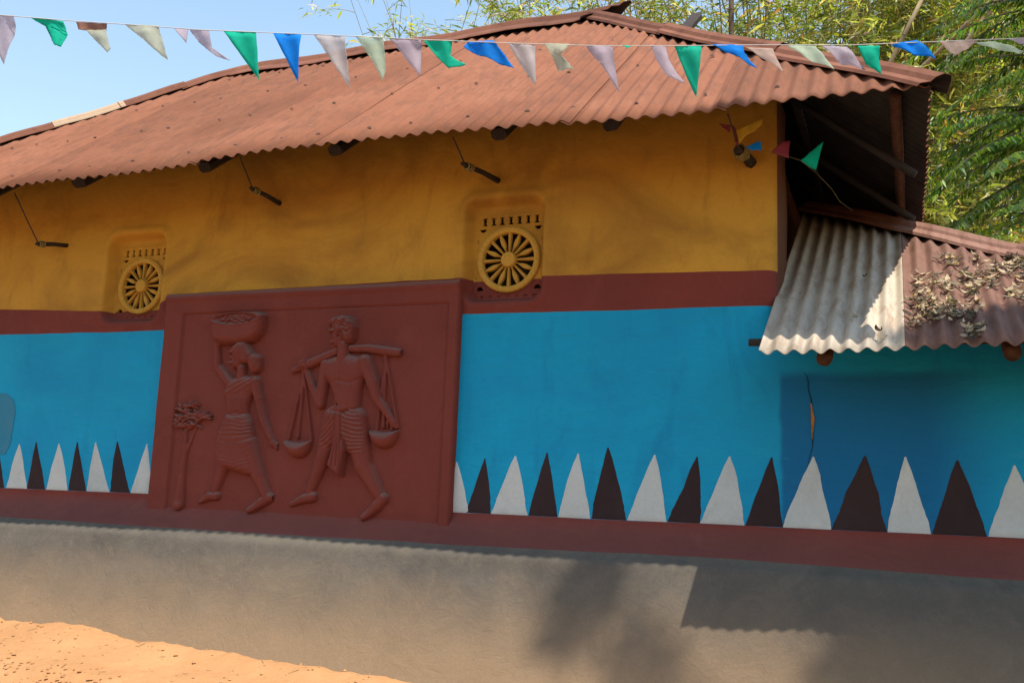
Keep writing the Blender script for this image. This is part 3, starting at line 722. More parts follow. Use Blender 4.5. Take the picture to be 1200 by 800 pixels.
for vi, (cx, cz) in enumerate(VENTS):
    c = (cx, YP, cz); st = .0032
    A_ = np.arange(-.225, .2251, st); B_ = np.arange(-.262, .285, st); V = []; F = []; mi = []; idx = {}
    for j in range(len(B_) - 1):
        for i in range(len(A_) - 1):
            a, b = A_[i] + st / 2, B_[j] + st / 2
            if plate_hole(a, b): continue
            q = []
            for di, dj in ((0, 0), (1, 0), (1, 1), (0, 1)):
                k = (i + di, j + dj)
                if k not in idx:
                    idx[k] = len(V); aa, bb = A_[k[0]], B_[k[1]]
                    V.append((cx + aa, YP + .002 * mnoise.noise(Vector((aa * 30 + cx, bb * 30, 0))), cz + bb))
                q.append(idx[k])
            F.append(tuple(q)); mi.append(1 if cz + b < z_yr(cx) else 0)
    me = bpy.data.meshes.new('vent_grille'); me.from_pydata(V, [], F); me.materials.append(M['yellow']); me.materials.append(M['red'])
    me.polygons.foreach_set('material_index', mi); me.update()
    pl_o = link('vent_grille', me, [], house, True); solidify(pl_o, .03, -1)
    pl_o['label'] = 'pierced plaster vent grille with a spoked wheel'
    if vent_parts is None:
        rimV = polar_ring(.160, .198, -.014, lambda t, a: .012 * math.sin(math.pi * min(1, max(0, t))) ** .5 + .010 * (abs(math.sin(a * 18)) * math.exp(-((t - .5) / .25) ** 2)) + .004 * math.exp(-((t - .88) / .08) ** 2) + .004 * math.exp(-((t - .12) / .08) ** 2))
        hubV = polar_ring(.001, .047, -.016, lambda t, a: .014 * math.sqrt(max(0, 1 - t * t)) + .004 * math.exp(-((t - .82) / .1) ** 2) + .004 * max(0, math.sin(a * 8)) * math.exp(-((t - .45) / .15) ** 2), 64, 12)
        def spoke(kind):
            V = []; F = []; n = 12
            for i in range(n + 1):
                t = i / n; r = .04 + .128 * t
                if kind == 0: w = .0055 + .0065 * t
                else: w = .0045 + .0105 * (sstep(.15, .5, t) - .8 * sstep(.58, 1, t))
                V += [(r, .015, -w), (r, -.006, -w * .8), (r, -.013, 0), (r, -.006, w * .8), (r, .015, w)]
            for i in range(n):
                for k in range(4): F.append((i * 5 + k, i * 5 + k + 1, i * 5 + k + 6, i * 5 + k + 5))
            me = bpy.data.meshes.new('spoke'); me.from_pydata(V, [], F); me.materials.append(M['carved']); me.update(); return me
        sp = [spoke(0), spoke(1)]
        rme = bpy.data.meshes.new('wheel_rim'); rme.from_pydata(*[rimV[0], [], rimV[1]]); rme.materials.append(M['carved']); rme.polygons.foreach_set('use_smooth', [True] * len(rme.polygons))
        hme = bpy.data.meshes.new('hub'); hme.from_pydata(*[hubV[0], [], hubV[1]]); hme.materials.append(M['carved']); hme.polygons.foreach_set('use_smooth', [True] * len(hme.polygons))
        vent_parts = rme, hme, sp
    rme, hme, sp = vent_parts
    for nm, me_ in (('wheel_rim', rme), ('hub', hme)):
        o = bpy.data.objects.new(nm, me_); COL.objects.link(o); o.location = c; o.parent = pl_o
    for k in range(16):
        o = bpy.data.objects.new('spoke', sp[k % 2]); COL.objects.link(o); o.location = c; o.rotation_euler = (0, -2 * math.pi * k / 16, 0); o.parent = pl_o

# ------------------------------------------------------------------ roofs
EAVE = [(-8, 3.045), (-5.41, 3.049), (-4.48, 3.052), (-3.8, 3.066), (-3.29, 3.083), (-2.8, 3.087), (-2.2, 3.078), (-1.37, 3.044), (-.9, 3.036), (-.17, 3.034), (.2, 3.04)]
def slope(P, tan, kind):
    """frame of a slope: O on the eave line, U along the eave, Vd up the slope, Nd outwards"""
    c = 1 / math.hypot(1, tan); s = tan * c
    if kind == 'front': return Vector(P), Vector((1, 0, 0)), Vector((0, c, s)), Vector((0, -s, c)), c
    if kind == 'right': return Vector(P), Vector((0, 1, 0)), Vector((-c, 0, s)), Vector((s, 0, c)), c
    if kind == 'left': return Vector(P), Vector((0, -1, 0)), Vector((c, 0, s)), Vector((-s, 0, c)), c
    return Vector(P), Vector((-1, 0, 0)), Vector((0, -c, s)), Vector((0, s, c)), c
def corr_sheets(parent, fr, u0, u1, vmax, mats, pitch, amp, width, warp=None, lift=.0, nv=7, per=10, rag=.012):
    O, U, Vd, Nd, c = fr; u = u0; k = 0; out = []
    waves = max(1, round(width / pitch)); w = waves * pitch
    while u < u1 - .02:
        a, b = u, min(u + w + pitch * .5, u1)
        n = max(2, int((b - a) / pitch * per)); V = []; F = []; drop = random.uniform(-rag, rag); z0 = .004 * (k % 2) + lift
        tilt = random.uniform(-.004, .004)
        for i in range(n + 1):
            uu = a + (b - a) * i / n; top = max(0.0, vmax(uu)); lo = min(drop, top)
            for j in range(nv + 1):
                t = j / nv; v = lo + (top - lo) * t
                p = O + U * uu + Vd * v + Nd * (amp * math.cos(2 * math.pi * (uu - u0) / pitch) + z0 + tilt * (uu - a) / w + .010 * mnoise.noise(Vector((uu * 1.3, v * 1.1, 50))) + .004 * mnoise.noise(Vector((uu * 5, v * 3, 51))))
                if warp: p = p + Vector((0, 0, warp(p.x, v)))
                V.append(p)
        for i in range(n):
            for j in range(nv): q = i * (nv + 1) + j; F.append((q, q + nv + 1, q + nv + 2, q + 1))
        o = mesh('roofing_sheet', V, F, [mats(k, a), M['under_shade']], parent, True); solidify(o, .0025, -1).modifiers[0].material_offset = 1; out.append(o)
        u += w; k += 1
    return out
def sweep(path, prof, side, up, x_end=None):
    V = []; F = []; n = len(prof)
    for p in path:
        for (a, b) in prof: V.append(Vector(p) + side * a + up * b)
    for i in range(len(path) - 1):
        for k in range(n - 1): F.append((i * n + k, i * n + k + 1, (i + 1) * n + k + 1, (i + 1) * n + k))
    return V, F
def cap_mesh(name, V, F, mat, parent, up):
    n = (Vector(V[F[len(F) // 2][1]]) - Vector(V[F[len(F) // 2][0]])).cross(Vector(V[F[len(F) // 2][2]]) - Vector(V[F[len(F) // 2][1]]))
    if n.dot(up) < 0: F = [f[::-1] for f in F]
    o = mesh(name, V, F, [mat, M['under_shade']], parent); solidify(o, .003, -1).modifiers[0].material_offset = 1
    return o
VR = (RIDGE_Y + E) / COSR
# ridge pole, with the purlins under the sheets
roof = MB().tube([(XB, RIDGE_Y, RIDGE_Z - .1), (XA, RIDGE_Y, RIDGE_Z - .1)], .05, 8).build('roof', M['log'], house, True)
roof['label'] = 'hipped roof of corrugated red-brown iron'
for yy in (-.22, .5, 1.2):
    z = RZ + TAN * (yy + E) - .045; x1 = RX - (yy + E) - .06; x0 = LX + (yy + E) + .06
    MB().tube([(x0, yy, z), ((x0 + x1) / 2, yy, z), (x1, yy, z)], .022, 7).build('purlin', M['wood'], roof, True)
for xx in (.0, -.55, -1.1):
    d = RX - xx; z = RZ + TAN * d - .055
    MB().tube([(xx, -E + d + .06, z), (xx + .015, 1.2, z - .01), (xx, 2 * RIDGE_Y + E - d - .06, z)], .028, 7, .15).build('purlin', M['log' if xx == 0 else 'wood'], roof, True)
warp = lambda x, v: (interp(x, EAVE) - RZ) * max(0, 1 - v / VR)
fr = slope((0, -E, RZ), TAN, 'front')
hipR = lambda u: (RX - u) / COSR - .03; hipL = lambda u: (u - LX) / COSR - .03
corr_sheets(roof, fr, LX + .02, RX - .01, lambda u: min(VR - .02, hipR(u), hipL(u)), lambda k, a: M['roof'],  .086, .0092, .77, warp, 0, 8)
fr2 = slope((RX, 0, RZ), TAN, 'right')
corr_sheets(roof, fr2, -E + .02, 2 * RIDGE_Y + E - .02, lambda u: min(u + E, 2 * RIDGE_Y + E - u) / COSR - .03, lambda k, a: M['roof'], .086, .0125, .77, None, 0, 4, 8)
fr3 = slope((LX, 0, RZ), TAN, 'left')
corr_sheets(roof, fr3, -(2 * RIDGE_Y + E) + .02, E - .02, lambda u: min(-u + E, 2 * RIDGE_Y + E + u) / COSR - .03, lambda k, a: M['roof'], .086, .0125, .77, None, 0, 4, 6)
fr4 = slope((0, 2 * RIDGE_Y + E, RZ), TAN, 'back')
corr_sheets(roof, fr4, -RX + .02, -LX - .02, lambda u: min(VR - .02, (u + RX) / COSR, (-u - LX) / COSR) - .03, lambda k, a: M['roof'], .086, .0125, .77, None, 0, 4, 6)
# ridge cap, its right end running out to a point over the hip
prof = [(-.20, -.155), (-.19, -.138), (-.10, -.068), (-.088, -.04), (-.06, -.03), (-.045, 0.0), (-.018, .022), (.018, .022), (.045, 0.0), (.06, -.03), (.10, -.068), (.20, -.15)]
for x0, x1, lift in ((XB - .03, -4.15, 0.0), (-4.2, -2.95, .006), (-3.0, -1.87, .012)):
    path = [(x0 + (x1 - x0) * i / 6, RIDGE_Y, RIDGE_Z + .03 + lift + .01 * math.sin(i * 1.3)) for i in range(7)]
    V, F = sweep(path, prof, Vector((0, 1, 0)), Vector((0, 0, 1)))
    if x1 == -1.87:
        n = len(prof)
        for k, (a, b) in enumerate(prof):
            V[6 * n + k].x = -1.86 - max(0, abs(a) - .02) * 1.9; V[6 * n + k].z += .01
            V[5 * n + k].x -= max(0, abs(a) - .02) * .8
    cap_mesh('ridge_cap', V, F, M['cap'], roof, Vector((0, 0, 1)))
def hip_cap(A, B, n1, n2, parent, mat, over0, over1, wid=.13, npiece=2, label=None):
    A = Vector(A); B = Vector(B); h = (B - A).normalized(); up = (n1 + n2).normalized(); side = h.cross(up).normalized()
    cosd = n1.dot(up); tand = math.sqrt(1 - cosd * cosd) / cosd
    prof = [(-wid, -wid * tand), (-wid * .94, -wid * tand * .9 + .012), (-.055, -.055 * tand + .016), (-.045, .012), (-.02, .034), (.02, .034), (.045, .012), (.055, -.055 * tand + .016), (wid * .94, -wid * tand * .9 + .012), (wid, -wid * tand)]
    L = (B - A).length; a0 = -over0
    for q in range(npiece):
        s0 = a0 + (L + over0 + over1) * q / npiece - (.05 if q else 0); s1 = a0 + (L + over0 + over1) * (q + 1) / npiece
        path = [A + h * (s0 + (s1 - s0) * i / 5) + up * (.026 + .004 * (q % 2) + .006 * math.sin(i + q * 2)) for i in range(6)]
        V, F = sweep(path, prof, side, up)
        if q == 0 and over0 > 0:
            for k, (a, b) in enumerate(prof): V[k] = V[k] + h * max(0, abs(a) - .03) * 1.0
        cap_mesh('hip_cap', V, F, mat(q), parent, up)
hip_cap((RX, -E, RZ), (XA, RIDGE_Y, RIDGE_Z), fr[3], fr2[3], roof, lambda q: M['cap'], .07, -.06, .088, 3)
hip_cap((RX, 2 * RIDGE_Y + E, RZ), (XA, RIDGE_Y, RIDGE_Z), fr2[3], fr4[3], roof, lambda q: M['cap'], .05, -.06, .12, 2)
hip_cap((LX, -E, RZ), (XB, RIDGE_Y, RIDGE_Z), fr[3], fr3[3], roof, lambda q: M['cap'] if q != 4 else M['palecap'], .05, -.02, .075, 7)
hip_cap((LX, 2 * RIDGE_Y + E, RZ), (XB, RIDGE_Y, RIDGE_Z), fr3[3], fr4[3], roof, lambda q: M['cap'], .05, -.06, .12, 2)
# roofing nails with felt washers, in rows over the purlins
mb = MB()
for v in (.22, 1.05, 1.85, 2.6):
    u = LX + .3
    while u < RX - .1:
        if v < min(VR - .1, hipR(u), hipL(u)) - .1:
            ph = round((u - LX - .02) / .086) * .086 + LX + .02
            p = fr[0] + fr[1] * ph + fr[2] * (v + random.uniform(-.02, .02)) + fr[3] * .0155; p.z += warp(p.x, v)
            a, b, n_ = fr[1], fr[2], fr[3]
            r = random.uniform(.011, .017); ring = [p + (a * math.cos(q * 1.047) + b * math.sin(q * 1.047)) * r for q in range(6)]
            mb.add(ring + [p + n_ * .007], [(q, (q + 1) % 6, 6) for q in range(6)])
        u += random.choice((.258, .258, .344, .43))
o = mb.build('roofing_nails', M['nail'], roof); o['kind'] = 'stuff'
# rafter ends poking out under the eave
def rafter(X, y0=-.58, y1=1.6, w=.045, h=.055, parent=roof, mat=None, dz=.10, skew=0.0):
    a = Vector((X, y0, RZ + TAN * (y0 + E) - dz + warp(X, 0) * .7)); b = Vector((X + skew, y1, RZ + TAN * (y1 + E) - dz - .02)); d = (b - a).normalized()
    s = Vector((1, 0, 0)); u = s.cross(d).normalized()
    pr = [(-1, -.5), (-.6, -1), (.6, -1), (1, -.5), (1, .5), (.6, 1), (-.6, 1), (-1, .5)]; V = []; n = 8
    for i in range(9):
        p = a + (b - a) * i / 8
        for (q, r) in pr: V.append(p + s * q * w * random.uniform(.9, 1.1) + u * r * h * random.uniform(.93, 1.07))
    F = [(i * 8 + k, i * 8 + (k + 1) % 8, (i + 1) * 8 + (k + 1) % 8, (i + 1) * 8 + k) for i in range(8) for k in range(8)] + [tuple(range(8))[::-1], tuple(64 + k for k in range(8))]
    return mesh('rafter', V, F, mat or M['wood'], parent)
for px, py in ((-20, 232), (82, 214), (230, 198), (383, 182), (575, 168), (708, 150)):
    rafter(atY(px, py, -.55)[0] + .02, dz=.088, w=.042 if px != 82 else .055, h=.032, y0=-.50)
for yy in (.25, 1.1, 2.0, 2.9):                # rafters of the right-hand slope, seen from below
    z0 = RZ - .09; MB().tube([(RX - .06, yy, z0), (XR - .25, yy + .03, z0 + TAN * (RX - XR + .2))], .022, 7, .2).build('rafter', M['under_shade'], roof, True)  # near-black too, so the shade under the slope is in their colour

# low roof over the room at the end
E2, ZL, TL, XC = .60, 1.888, .587, 1.71
cl = 1 / math.hypot(1, TL)
mb = MB()
mb.tube([(XR - .08, -.40, ZL + TL * .2 - .042), (.4, -.40, ZL + TL * .2 - .055), (1.5, -.40, ZL + TL * .2 - .055)], .018, 8)
mb.tube([(-.55, .55, ZL + TL * 1.15 - .085), (.5, .55, ZL + TL * 1.15 - .085)], .03, 8)
mb.tube([(XC - .2, -.38, ZL + TL * .2 - .045), (XC - .2, 3.3, ZL + TL * .2 - .045)], .03, 8)
proof = mb.build('porch_roof', M['wood'], house, True); proof['label'] = 'low corrugated roof over the end room'
fr5 = slope((0, -E2, ZL), TL, 'front'); fr6 = slope((XC, 0, ZL), TL, 'right')
corr_sheets(proof, fr5, -.597, XC - .02, lambda u: (XC - u) / cl - .02, lambda k, a: M['galv'] if k == 0 else M['pinkrust'], .0765, .0115, .61, lambda x, v: .006 * math.sin(x * 4), 0, 8, 12, .004)
corr_sheets(proof, fr6, -E2 + .02, YB + .3, lambda u: min(u + E2, 2.3) / cl - .02, lambda k, a: M['pinkrust'], .0765, .0115, .76, None, 0, 4, 8)
hip_cap((XC, -E2, ZL), (XR + .02, -E2 + XC - XR - .02, ZL + TL * (XC - XR - .02)), fr5[3], fr6[3], proof, lambda q: M['pinkrust'] if q in (1, 2) else M['cap'] if q == 3 else M['galv'], .06, 0, .11, 4)
for px, py, r in ((966, 421, .034), (1187, 414, .036), (1420, 420, .034)):
    a = atY(px, py, -.50); y1 = 1.0
    MB().tube([(a[0], -.50, a[2]), (a[0] + .01, .2, a[2] + TL * .70 - .01), (a[0] + .02, y1, a[2] + TL * (y1 + .5) - .03)], [r, r * 1.05, r * 1.1], 12, .12).build('rafter', M['log'], proof, True)

# pegs in the wall with wires up to the eave
for (bx, by), (tx, ty), (ex, ey), L, bundle in (((80, 288), (46, 286), (17, 226), .17, 0), ((328, 239), (297, 222), (281, 184), .20, 0), ((585, 213), (546, 194), (531, 161), .30, 0), ((881, 192), (866, 176), (853, 134), .20, 1)):
    a = atY(bx, by, .01); b = atY(tx, ty, -L); e_ = atY(ex, ey, -.52)
    r = .017 if not bundle else .03
    peg = MB().tube([a, a + (b - a) * .5 + np.array([0, 0, .006]), b, b + (b - a) * .12], [r, r * .9, r * .85, r * .6], 8, .3).build('peg', M['wood'], house, True); peg['label'] = 'wooden peg driven into the yellow wall'
    b_ = b + (b - a) * .02
    MB().tube([b_, (b_ + e_) / 2 + np.array([.004, 0, -.008]), e_], .0045, 5).build('tie_wire', M['wire'], peg)
    mb = MB()
    for k in range(3 if not bundle else 5):
        q = b_ - (b - a) * (.05 + .07 * k); d = Vector(b - a).normalized(); o1 = d.orthogonal().normalized(); o2 = d.cross(o1); rr = r * 1.15
        mb.tube([Vector(q) + (o1 * math.cos(t * .9) + o2 * math.sin(t * .9)) * rr + d * .004 * random.uniform(-1, 1) for t in range(8)], .006, 5)
    mb.build('rope_knot', M['knot'], peg, True)

# ------------------------------------------------------------------ bunting
def flag_mesh(pts3, mat, parent, nrm, label=None, name='flag'):
    bm = bmesh.new(); vs = [bm.verts.new(p) for p in pts3]; f = bm.faces.new(vs)
    bmesh.ops.triangulate(bm, faces=[f], quad_method='BEAUTY', ngon_method='BEAUTY')
    for _ in range(3): bmesh.ops.subdivide_edges(bm, edges=bm.edges[:], cuts=1, use_grid_fill=True)
    seed = random.random() * 40; top = max(p[2] for p in pts3)
    for v in bm.verts:
        k = min(1, (top - v.co.z) / .03)
        v.co += Vector(nrm) * (.022 * mnoise.noise(Vector((v.co.x * 14 + seed, v.co.z * 6, v.co.y * 9))) + .006 * math.sin(v.co.x * 90 + v.co.z * 25 + seed)) * k
        v.co += Vector((random.gauss(0, .0006), 0, random.gauss(0, .0006)))
    me = bpy.data.meshes.new(name); bm.to_mesh(me); bm.free(); me.polygons.foreach_set('use_smooth', [True] * len(me.polygons))
    o = link(name, me, mat, parent); o.modifiers.new('thick', 'SOLIDIFY').thickness = .0004
    if label: o['label'] = label
    return o
pA, pB = at_depth(0, 18, 3.35), at_depth(1200, 45, 3.35); dAB = pB - pA; nS = np.array([-dAB[1], dAB[0], 0]); nS /= np.linalg.norm(nS)
sp_ = lambda x, y: tuple(on_plane(x, y, pA, nS))
STR = [(-200, 12), (0, 18), (75, 24), (150, 29), (230, 35), (300, 38), (400, 42), (500, 47), (600, 51), (700, 54), (800, 54), (880, 53), (1000, 53), (1100, 49), (1200, 45), (1420, 30)]
endL, endR = Vector(sp_(*STR[0])), Vector(sp_(*STR[-1]))
bunt = empty('bunting', tuple((endL + endR) / 2), 'string of small plastic pennants in green, blue, lilac and cream strung before the roof', 'bunting')
MB().tube([sp_(*p) for p in STR], .0016, 5).build('cord', simple('white_cord', (.45, .43, .42), .8, .1, 10, 0), bunt, True)
FLAGS = [('lilac', [(-22, 17), (16, 18), (14, 40), (3, 75), (-6, 55)]), ('green', [(33, 20), (73, 24.5), (78, 40), (73, 57), (66, 55), (67, 46), (52, 30)]),
         ('cream', [(101, 36), (124, 35), (130, 58), (127, 63), (116, 52)]), ('brown', [(89, 26), (125, 28), (124, 36), (93, 36)]),
         ('cream', [(146, 29), (185, 30), (190, 50), (197, 71), (180, 58), (162, 42)]), ('lilac', [(204, 34), (221, 35), (219, 52)]), ('lilac', [(222, 35), (245, 36), (248, 55), (260, 66), (270, 72), (254, 66), (243, 58), (232, 48)]),
         ('green', [(262, 37), (300, 38), (305, 96)]), ('blue', [(320, 39), (353, 41), (350, 98)]), ('white', [(368, 41), (404, 43), (411, 103), (404, 95)]), ('mint', [(416, 42), (449, 43), (452, 80), (448, 93), (436, 70)]),
         ('lilac', [(457, 45), (494, 46), (493, 92)]), ('green', [(496, 48), (530, 47), (528, 66), (547, 74), (526, 81), (512, 66)]), ('blue', [(543, 56), (548, 49), (578, 47), (590, 62), (603, 80), (575, 70)]),
         ('white', [(595, 51), (627, 53), (628, 103), (612, 78)]), ('cream', [(637, 51), (668, 52), (657, 66), (660, 74), (673, 82), (655, 83), (648, 68)]), ('lilac', [(686, 53), (717, 54), (720, 80), (726, 107), (705, 78)]),
         ('green', [(729, 53), (740, 54), (735, 58)]), ('lilac', [(762, 53), (780, 54), (784, 72), (803, 98), (780, 90), (770, 72)]), ('green', [(790, 53), (822, 54), (816, 115)]),
         ('blue', [(834, 52), (870, 53), (872, 63), (888, 80), (860, 68)]), ('pink', [(874, 56), (905, 57), (902, 68), (919, 86), (895, 70)]), ('mint', [(920, 53), (955, 54), (966, 70), (977, 83), (948, 72)]),
         ('lilac', [(963, 54), (992, 55), (993, 68), (1015, 82), (985, 76)]), ('green', [(1005, 54), (1031, 54), (1033, 87), (1020, 80), (1013, 75)]), ('blue', [(1044, 52), (1075, 47), (1084, 58), (1097, 71), (1070, 65)]),
         ('pink', [(1100, 49), (1146, 47), (1134, 58), (1120, 65), (1110, 60)]), ('mint', [(1142, 50), (1165, 49), (1182, 53), (1202, 60), (1195, 63), (1165, 57)]), ('lilac', [(1180, 46), (1212, 45), (1200, 52)]),
         ('blue', [(1225, 44), (1258, 42), (1246, 95)]), ('green', [(-70, 16), (-36, 17), (-50, 66)]), ('blue', [(-120, 14), (-86, 15), (-100, 62)])]
for c, pts in FLAGS: flag_mesh([sp_(*p) for p in pts], M['flag_' + c], bunt, nS, {'lilac': 'pale lilac pennant', 'green': 'emerald green pennant', 'blue': 'bright blue pennant', 'cream': 'cream pennant', 'white': 'off-white pennant', 'mint': 'pale mint pennant', 'pink': 'pale pink pennant', 'brown': 'brown pennant top'}[c])
# the short faded string on the last peg
s2 = lambda x, y, Y=-.30: tuple(atY(x, y, Y))
b2 = empty('bunting', s2(868, 180, -.2), 'short string of faded pennants tied to the peg beside the house corner', 'bunting')
MB().tube([s2(842, 146, -.32), s2(858, 150, -.3), s2(868, 178, -.22), s2(905, 178), s2(938, 188), s2(957, 203, -.3), s2(975, 222, -.28), s2(984, 236, -.26), s2(999, 247, .3)], .0007, 5).build('cord', M['knot'], b2)
for c, pts in (('maroon', [(842, 145), (857, 147), (855, 155), (848, 150)]), ('maroon', [(857, 146), (862, 150), (866, 172), (861, 166)]), ('yellow', [(862, 152), (894, 139), (893, 146), (884, 154), (872, 160), (867, 168)]),
               ('blue', [(874, 172), (891, 165), (893, 176), (880, 176)]), ('maroon', [(903, 178), (917, 166), (926, 165), (921, 170), (924, 186)]), ('green', [(938, 188), (965, 166), (956, 200)])):
    flag_mesh([s2(*p) for p in pts], M['flag_' + c], b2, (0, .5, 0), {'maroon': 'faded dark pink pennant', 'yellow': 'yellow pennant', 'blue': 'blue pennant', 'green': 'green pennant'}[c])
# bamboo poles that hold the ends of the long string
for e_, lab in ((endL, 'dry bamboo pole at the far end of the pennant string beside the lane'), (endR, 'dry bamboo pole holding the pennant string before the low end room')):
    z = ground_z(e_.x, e_.y)
    mb = MB(); pts = [(e_.x + .002, e_.y + .03, z - .1 + (e_.z + .35 - z) * i / 12) for i in range(13)]
    mb.tube(pts, [.03 * (1 - .02 * i) for i in range(13)], 8); 
    po = mb.build('bamboo_pole', M['culm_dry'], None, True); tag(po, lab, 'pole')

# ------------------------------------------------------------------ foliage helpers
def leaves_mesh(name, P, D, L, Wd, C, mat, parent=None, droop=.15):
    """many pointed leaves: P base, D direction, L length, Wd width, C colour"""
    n = len(P); P = np.asarray(P, float); D = np.asarray(D, float); D /= np.linalg.norm(D, axis=1)[:, None] + 1e-9
    rnd = rng.normal(size=(n, 3)); side = np.cross(D, rnd); side /= np.linalg.norm(side, axis=1)[:, None] + 1e-9; nr = np.cross(side, D)
    L = np.asarray(L)[:, None]; Wd = np.asarray(Wd)[:, None]
    mid = P + D * L * .42 + nr * L * .05; tip = P + D * L - np.array([0, 0, 1]) * L * droop
    V = np.stack([P, mid + side * Wd * .5 + nr * Wd * .15, tip, mid - side * Wd * .5 + nr * Wd * .15, mid], axis=1).reshape(-1, 3)
    base = np.arange(n)[:, None] * 5; F = np.stack([base + np.array([0, 1, 4]), base + np.array([1, 2, 4]), base + np.array([2, 3, 4]), base + np.array([3, 0, 4])], axis=1).reshape(-1, 3)
    me = bpy.data.meshes.new(name); me.vertices.add(len(V)); me.vertices.foreach_set('co', V.ravel())
    me.loops.add(F.size); me.loops.foreach_set('vertex_index', F.ravel().astype(np.int32)); me.polygons.add(len(F))
    me.polygons.foreach_set('loop_start', np.arange(0, F.size, 3, dtype=np.int32)); me.update(calc_edges=True)
    at = me.color_attributes.new('Col', 'FLOAT_COLOR', 'POINT'); cc = np.repeat(np.c_[np.asarray(C), np.ones(n)], 5, axis=0); at.data.foreach_set('color', cc.ravel())
    me.materials.append(mat); return link(name, me, mat, parent)
GREENS = np.array([(.23, .28, .05), (.33, .36, .075), (.15, .21, .045), (.42, .41, .16), (.11, .16, .06)])
DRY = np.array([(.42, .30, .13), (.5, .25, .05), (.36, .28, .16), (.55, .45, .26)])
def leaf_cols(n, dry=.1, pal=GREENS, bright=1.0):
    c = pal[rng.integers(0, len(pal), n)] * rng.uniform(.7, 1.35, (n, 1)) * bright
    d = rng.random(n) < dry; c[d] = DRY[rng.integers(0, len(DRY), d.sum())] * rng.uniform(.7, 1.2, (d.sum(), 1)); return c
def bamboo(loc, label, nculm, h, spread, leaves, dry=.12, lean=None, thin=False, pal=GREENS, leaf_len=.17, lo=.3):
    root = empty('bamboo_clump', loc, label, 'bamboo', 'bamboo behind the house'); loc = np.array(loc, float)
    P, D, L = [], [], []; tw = MB()
    for k in range(nculm):
        a = random.uniform(0, 6.283); out = np.array([math.cos(a), math.sin(a), 0]) * random.uniform(.3, 1) * spread
        if lean is not None: out = out * .5 + np.array(lean) * random.uniform(.6, 1.1)
        b0 = loc + np.array([random.gauss(0, .3), random.gauss(0, .3), -.05]); hh = h * random.uniform(.75, 1.08)
        pts = [b0 + np.array([0, 0, hh * t - hh * .16 * t ** 4]) + out * t ** 2.2 for t in np.linspace(0, 1, 12)]
        r0 = random.uniform(.022, .04) * (.6 if thin else 1)
        MB().tube([tuple(p) for p in pts], [r0 * (1 - .88 * (i / 11)) for i in range(12)], 6).build('culm', M['culm'] if random.random() < .65 else M['culm_dry'], root, True)
        pts = np.array(pts); per = leaves // nculm; nb = max(6, per // 26)
        for q in range(nb):
            t = random.uniform(lo, 1.0); i = min(10, int(t * 11)); fr_ = t * 11 - i; p = pts[i] * (1 - fr_) + pts[i + 1] * fr_
            a2 = random.uniform(0, 6.283); bl_ = random.uniform(.35, 1.1) * (1.25 - t * .5); d0 = np.array([math.cos(a2), math.sin(a2), random.uniform(.1, .9)])
            br = [p + d0 * bl_ * s - np.array([0, 0, .35 * bl_ * s * s]) for s in np.linspace(0, 1, 6)]
            tw.tube([tuple(x) for x in br], [.006 * (1 - .8 * s) for s in np.linspace(0, 1, 6)], 3, cap=False)
            m = per // nb
            for z in range(m):
                s = random.uniform(.2, 1) ** .8; j = min(4, int(s * 5)); f_ = s * 5 - j; pp = br[j] * (1 - f_) + br[j + 1] * f_ + rng.normal(0, .05, 3)
                P.append(pp); dd = np.array([random.gauss(0, 1), random.gauss(0, 1), random.gauss(-.35, .6)]) + d0 * .5; D.append(dd); L.append(leaf_len * random.choice((.5, .7, .85, 1, 1.15, 1.5)))
    tw.build('twigs', M['culm'], root)['kind'] = 'stuff'
    L = np.array(L); leaves_mesh('foliage', P, D, L, L * rng.uniform(.09, .2, len(L)), leaf_cols(len(P), dry, pal), M['leaf'], root)
    return root
gz = .2
def at_far(px, Y):                             # ground place behind the house seen in picture column px
    p = atY(px, 300, Y); return (p[0], Y, gz)
for px, Y, lab, n, h, sp, lv, dry, kw in (
        (500, 8.5, 'sparse bamboo with thin arching tips rising over the middle of the ridge', 28, 11.0, 2.3, 4200, .10, dict(thin=True, leaf_len=.16, lo=.6)),
        (640, 8.0, 'thin feathery bamboo just behind the pointed end of the ridge', 26, 11.4, 1.7, 11000, .2, dict(thin=True, leaf_len=.16, lo=.5)),
        (775, 7.5, 'bamboo clump with dry orange leaves behind the upper half of the right hip', 18, 11, 1.5, 8500, .24, dict(lo=.4)),
        (890, 8.5, 'tall dense bamboo clump behind the middle of the right hip', 18, 11.5, 1.6, 10000, .18, dict(lo=.4)),
        (1000, 7.0, 'leafy bamboo clump behind the lower end of the right hip', 18, 10.5, 1.3, 14500, .22, dict(lo=.35)),
        (1110, 7.5, 'leafy yellow-green bamboo clump beyond the low roof', 18, 11, 1.4, 15500, .16, dict(lo=.3)),
        (1240, 8.5, 'dense bamboo clump behind the drooping feathery-leaved tree', 18, 11.5, 1.6, 13000, .10, dict(lo=.3)),
        (1060, 10.5, 'tall shaded bamboo clump at the back of the grove', 14, 11.5, 1.8, 9000, .08, dict(pal=GREENS[[0, 2, 4]], leaf_len=.24)),
        (920, 11.5, 'far bamboo clump glimpsed through the nearer leaves', 12, 11, 1.8, 6500, .10, dict(pal=GREENS[[0, 2, 4]], leaf_len=.24)),
        (1190, 11.5, 'far dark bamboo clump at the end of the grove', 14, 12, 1.8, 10000, .06, dict(pal=GREENS[[0, 2, 4]], leaf_len=.24))):
    bamboo(at_far(px, Y), lab, n, h, sp, lv, dry, **kw)
